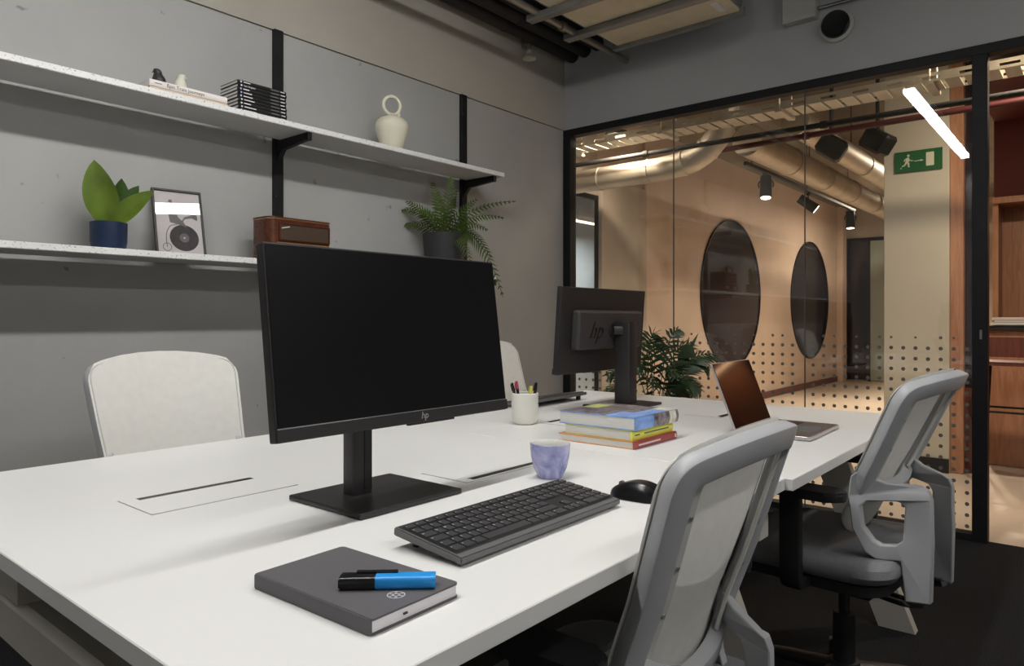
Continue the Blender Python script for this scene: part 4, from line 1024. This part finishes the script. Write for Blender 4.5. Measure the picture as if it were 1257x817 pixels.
ar = fp('print', bx(-FW / 2 + e, FW / 2 - e, .008, .012, e, FH - e), 'art_paper')
def disc(bm, x, z, r, y0=.0072, y1=.008, n=32): prism(bm, [(x + r * math.cos(2 * PI * k / n), z + r * math.sin(2 * PI * k / n)) for k in range(n)], y0, y1, 'y')
def annul(bm, x, z, r, wd): sweep(bm, [(x + r * math.cos(2 * PI * k / 32), .0076, z + r * math.sin(2 * PI * k / 32)) for k in range(32)], rrect(wd, .0006, .0001, 1), (0, 1, 0), True)
bm = B(); disc(bm, .016, .082, .056); fp('record_wheel', bm, 'art_dark', ar)
bm = B(); disc(bm, .016, .082, .019, .0069, .0072); fp('record_label', bm, 'art_mid', ar)
bm = B(); disc(bm, .016, .082, .004, .0066, .0069); fp('hub_mark', bm, 'art_paper', ar)
bm = B(); annul(bm, -.052, .040, .016, .002)
tube(bm, [Vector(p) for p in spline([(-.052, .0076, .040), (-.052, .0076, .09), (-.036, .0076, .128), (-.008, .0076, .138)], 5)], .0012, 5); fp('small_wheel', bm, 'art_dark', ar)
bm = B(); prism(bm, [(-.034, .146), (-.038, .180), (-.030, .204), (-.018, .208), (-.010, .196), (-.002, .170), (.018, .150), (.030, .128), (.014, .134), (-.010, .140)], .0070, .0076, 'y'); disc(bm, -.026, .216, .011, .0070, .0076, 16); prism(bm, [(-.034, .222), (-.020, .224), (-.021, .244), (-.033, .243)], .0070, .0076, 'y'); fp('rider', bm, 'art_mid', ar)
bm = B(); prism(bm, [(.010, .152), (.022, .172), (.048, .182), (.066, .196), (.074, .176), (.072, .160), (.052, .170), (.024, .164), (.014, .148)], .0070, .0076, 'y'); fp('horn', bm, 'art_mid', ar)
fp('glazing', bx(-FW / 2 + e, FW / 2 - e, .0040, .0050, e, FH - e), 'frame_glass')
bm = B(); prism(bm, [(.020, .004), (.060, .0), (.064, .0), (.058, .15), (.054, .15)], -.015, .015, 'x'); obj('strut', bm, 'gloss_black', fr)
rd = thing('radio', 'vintage brown wooden radio on the lower shelf', 'radio', (1.806, 2.700, Z2))
RW, RH, RDp = .316, .186, .145
bm = B(); prism(bm, [(a, b + RDp / 2) for a, b in rrect(RW, RDp, .028, 5)], .006, RH - .006); obj('cabinet', bm, 'radio_wood', rd, auto=True)
bm = B(); prism(bm, [(a, b + RDp / 2) for a, b in rrect(RW + .004, RDp + .004, .030, 5)], RH - .006, RH); obj('lid', bm, 'radio_wood', rd, auto=True)
bm = B(); sweep(bm, [(a, b + RDp / 2, RH - .008) for a, b in rrect(RW, RDp, .028, 5)], circ(.0022, 6), (0, 0, 1), True); obj('brass_trim', bm, 'brass', rd, auto=True)
obj('grille', bx(-RW / 2 + .050, RW / 2 - .022, -.004, .0, .090, RH - .030, .001), 'radio_grille', rd)
bm = B()
for a in ((-RW / 2 + .044, RW / 2 - .016, .086, .090), (-RW / 2 + .044, RW / 2 - .016, RH - .030, RH - .026), (-RW / 2 + .044, -RW / 2 + .050, .090, RH - .030), (RW / 2 - .022, RW / 2 - .016, .090, RH - .030)): box(bm, a[0], a[1], -.008, .0, a[2], a[3])
obj('grille_frame', bm, 'radio_wood', rd)
obj('brass_strip', bx(-RW / 2 + .036, RW / 2 - .012, -.006, .0, .074, .078), 'brass', rd)
bm = B(); sweep(bm, [(-RW / 2 + .056, -.006, RH - .048), (-RW / 2 + .094, -.006, RH - .040)], rrect(.004, .002, .0005, 1), (0, -1, 0)); obj('nameplate', bm, 'print_white', rd)
for sx in (-.09, .09):
    bm = B(); cyl(bm, (sx, .0, .040), (sx, -.016, .040), .017, .015, 20); obj('knob', bm, 'brass', rd, auto=True)
for sx in (-1, 1):
    for yy in (.03, RDp - .03):
        bm = B(); cyl(bm, (sx * .12, yy, 0), (sx * .12, yy, .006), .009, n=10); obj('foot', bm, 'black_plastic', rd)
# fern
def frond(bm, base, ctrl, tip, width, nrm, pairs, lw, start=.12, droop=.25, sweepf=.55, taper=.6):
    P0, P1, P2 = Vector(base), Vector(ctrl), Vector(tip); nrm = Vector(nrm).normalized()
    cur = [P0 * (1 - q) ** 2 + P1 * 2 * q * (1 - q) + P2 * q * q for q in [i / 12 for i in range(13)]]
    tube(bm, cur, lw * .16, 4)
    for i in range(pairs):
        q = start + (1 - start) * (i + .3) / pairs
        c = P0 * (1 - q) ** 2 + P1 * 2 * q * (1 - q) + P2 * q * q
        tg = ((P1 - P0) * (1 - q) + (P2 - P1) * q).normalized(); sd = tg.cross(nrm).normalized()
        s_ = (q - start) / (1 - start)
        ln = width * (min(1, s_ * 5 + .45)) * (1 - s_) ** taper + width * .06
        for k in (-1, 1):
            d = (sd * k + tg * sweepf).normalized(); e2 = c + d * ln - UP * ln * droop * (.7 + .6 * random.random())
            m1 = c + (e2 - c) * .45 + UP * ln * .06; wv = tg * lw * (.8 + .4 * random.random())
            v = [bm.verts.new(p) for p in (c - wv * .3, m1 - wv * .55, e2, m1 + wv * .55, c + wv * .3)]
            bm.faces.new(v)
fn = thing('fern', 'green fern in a dark grey pot at the end of the lower shelf', 'plant', (2.775, 2.795, Z2))
bm = B(); lathe(bm, [(0, .0005), (.096, .0005), (.101, .005), (.118, .200), (.119, .216), (.115, .218), (.112, .212), (.108, .185), (0, .183)], 44); obj('pot', bm, 'pot_dark', fn, auto=True)
bm = B(); lathe(bm, [(0, .192), (.1085, .188), (.1085, .183), (0, .183)], 24); obj('soil', bm, 'soil', fn)
FR, FV = Vector((.711, -.703, 0)), Vector((-.703, -.711, 0))
def F_(r, u, f=0.0): return FR * r * .00447 + UP * (.215 + u * .00447) + FV * f
for (cr, cu2, cf), (tr, tu, tf), wd, n_ in (
        ((-25, 38, .03), (-52, 28, .02), .062, 22), ((-20, 30, .08), (-46, 38, .06), .062, 22), ((-30, 20, .0), (-50, 10, .0), .055, 20), ((-8, 40, .02), (-14, 64, .0), .058, 22), ((4, 45, .05), (9, 70, .04), .058, 22),
        ((0, 30, -.02), (16, 56, -.03), .055, 20), ((16, 28, .06), (40, 42, .06), .055, 20), ((30, 40, .03), (88, 40, .06), .045, 26), ((28, 30, .08), (72, 18, .10), .055, 26), ((30, 24, .05), (58, -30, .06), .062, 26),
        ((42, 26, .06), (72, -78, .06), .066, 30), ((18, 10, .12), (34, -44, .13), .055, 22), ((-14, 30, .12), (-30, 22, .15), .06, 22), ((10, 32, .12), (14, 40, .18), .058, 22), ((-5, 26, .1), (-8, 46, .12), .06, 22), ((22, 22, .1), (52, 2, .14), .055, 22)):
    bm = B(); frond(bm, F_(random.uniform(-4, 4), -6, random.uniform(-.02, .03)), F_(cr, cu2, cf), F_(tr, tu, tf), wd * 1.15, FV * .8 + UP * .6, int(n_ * .72), .0100, sweepf=.75); obj('frond', bm, 'fern_green', fn)

# ------------------------------------------------------------------ palm on the floor by the glass
pm = thing('potted_palm', 'dark green palm in a black floor pot by the glazed partition', 'plant', (3.47, 1.90, 0))
bm = B(); lathe(bm, [(0, .0005), (.13, .0005), (.135, .006), (.165, .33), (.166, .35), (.158, .352), (.152, .33), (0, .32)], 36); obj('pot', bm, 'pot_dark', pm, auto=True)
bm = B(); lathe(bm, [(0, .325), (.150, .322), (.150, .318), (0, .318)], 24); obj('soil', bm, 'soil', pm)
PR, PV = Vector((.634, -.773, 0)), Vector((-.773, -.634, 0))
def P_(u, v, f=0.0): return PR * (u - 800) * .00443 + UP * (1.09 - (v - 390) * .00443) + PV * f
for (cu_u, cu_v, cf), (tu, tv, tf), wd, n_ in (
        ((785, 420, .0), (745, 462, .0), .13, 13), ((775, 440, .1), (738, 482, .1), .12, 13), ((780, 400, -.05), (752, 432, -.1), .13, 13), ((792, 400, .0), (803, 409, .05), .13, 12), ((800, 395, .1), (778, 420, .25), .13, 12),
        ((815, 395, .05), (848, 428, .10), .14, 14), ((830, 402, .0), (872, 452, .0), .15, 14), ((820, 415, .1), (880, 436, .05), .13, 14), ((812, 430, .15), (850, 476, .2), .13, 13), ((830, 430, -.1), (868, 478, -.1), .13, 13),
        ((805, 405, -.15), (826, 425, -.25), .13, 12), ((790, 410, .2), (770, 450, .3), .13, 12), ((805, 420, .2), (815, 455, .32), .13, 12), ((812, 400, .0), (836, 404, .0), .10, 10), ((800, 430, .05), (790, 470, .3), .13, 12), ((822, 440, .05), (846, 486, .1), .12, 12)):
    bm = B(); frond(bm, Vector((random.uniform(-.05, .05), random.uniform(-.05, .05), .31)), P_(cu_u, cu_v, cf), P_(tu, tv, tf), wd, PV * .6 + UP * .8, n_, .017, .42, .35, .9, .45); obj('frond', bm, 'palm_green', pm)
for a, b in (((846, 412), .02), ((857, 408), .03)):
    bm = B(); leaf(bm, P_(826, 470, .05), P_(838, 440, .05), P_(a[0], a[1], b), .028, PV, fold=.1); obj('spear_leaf', bm, 'palm_green', pm)
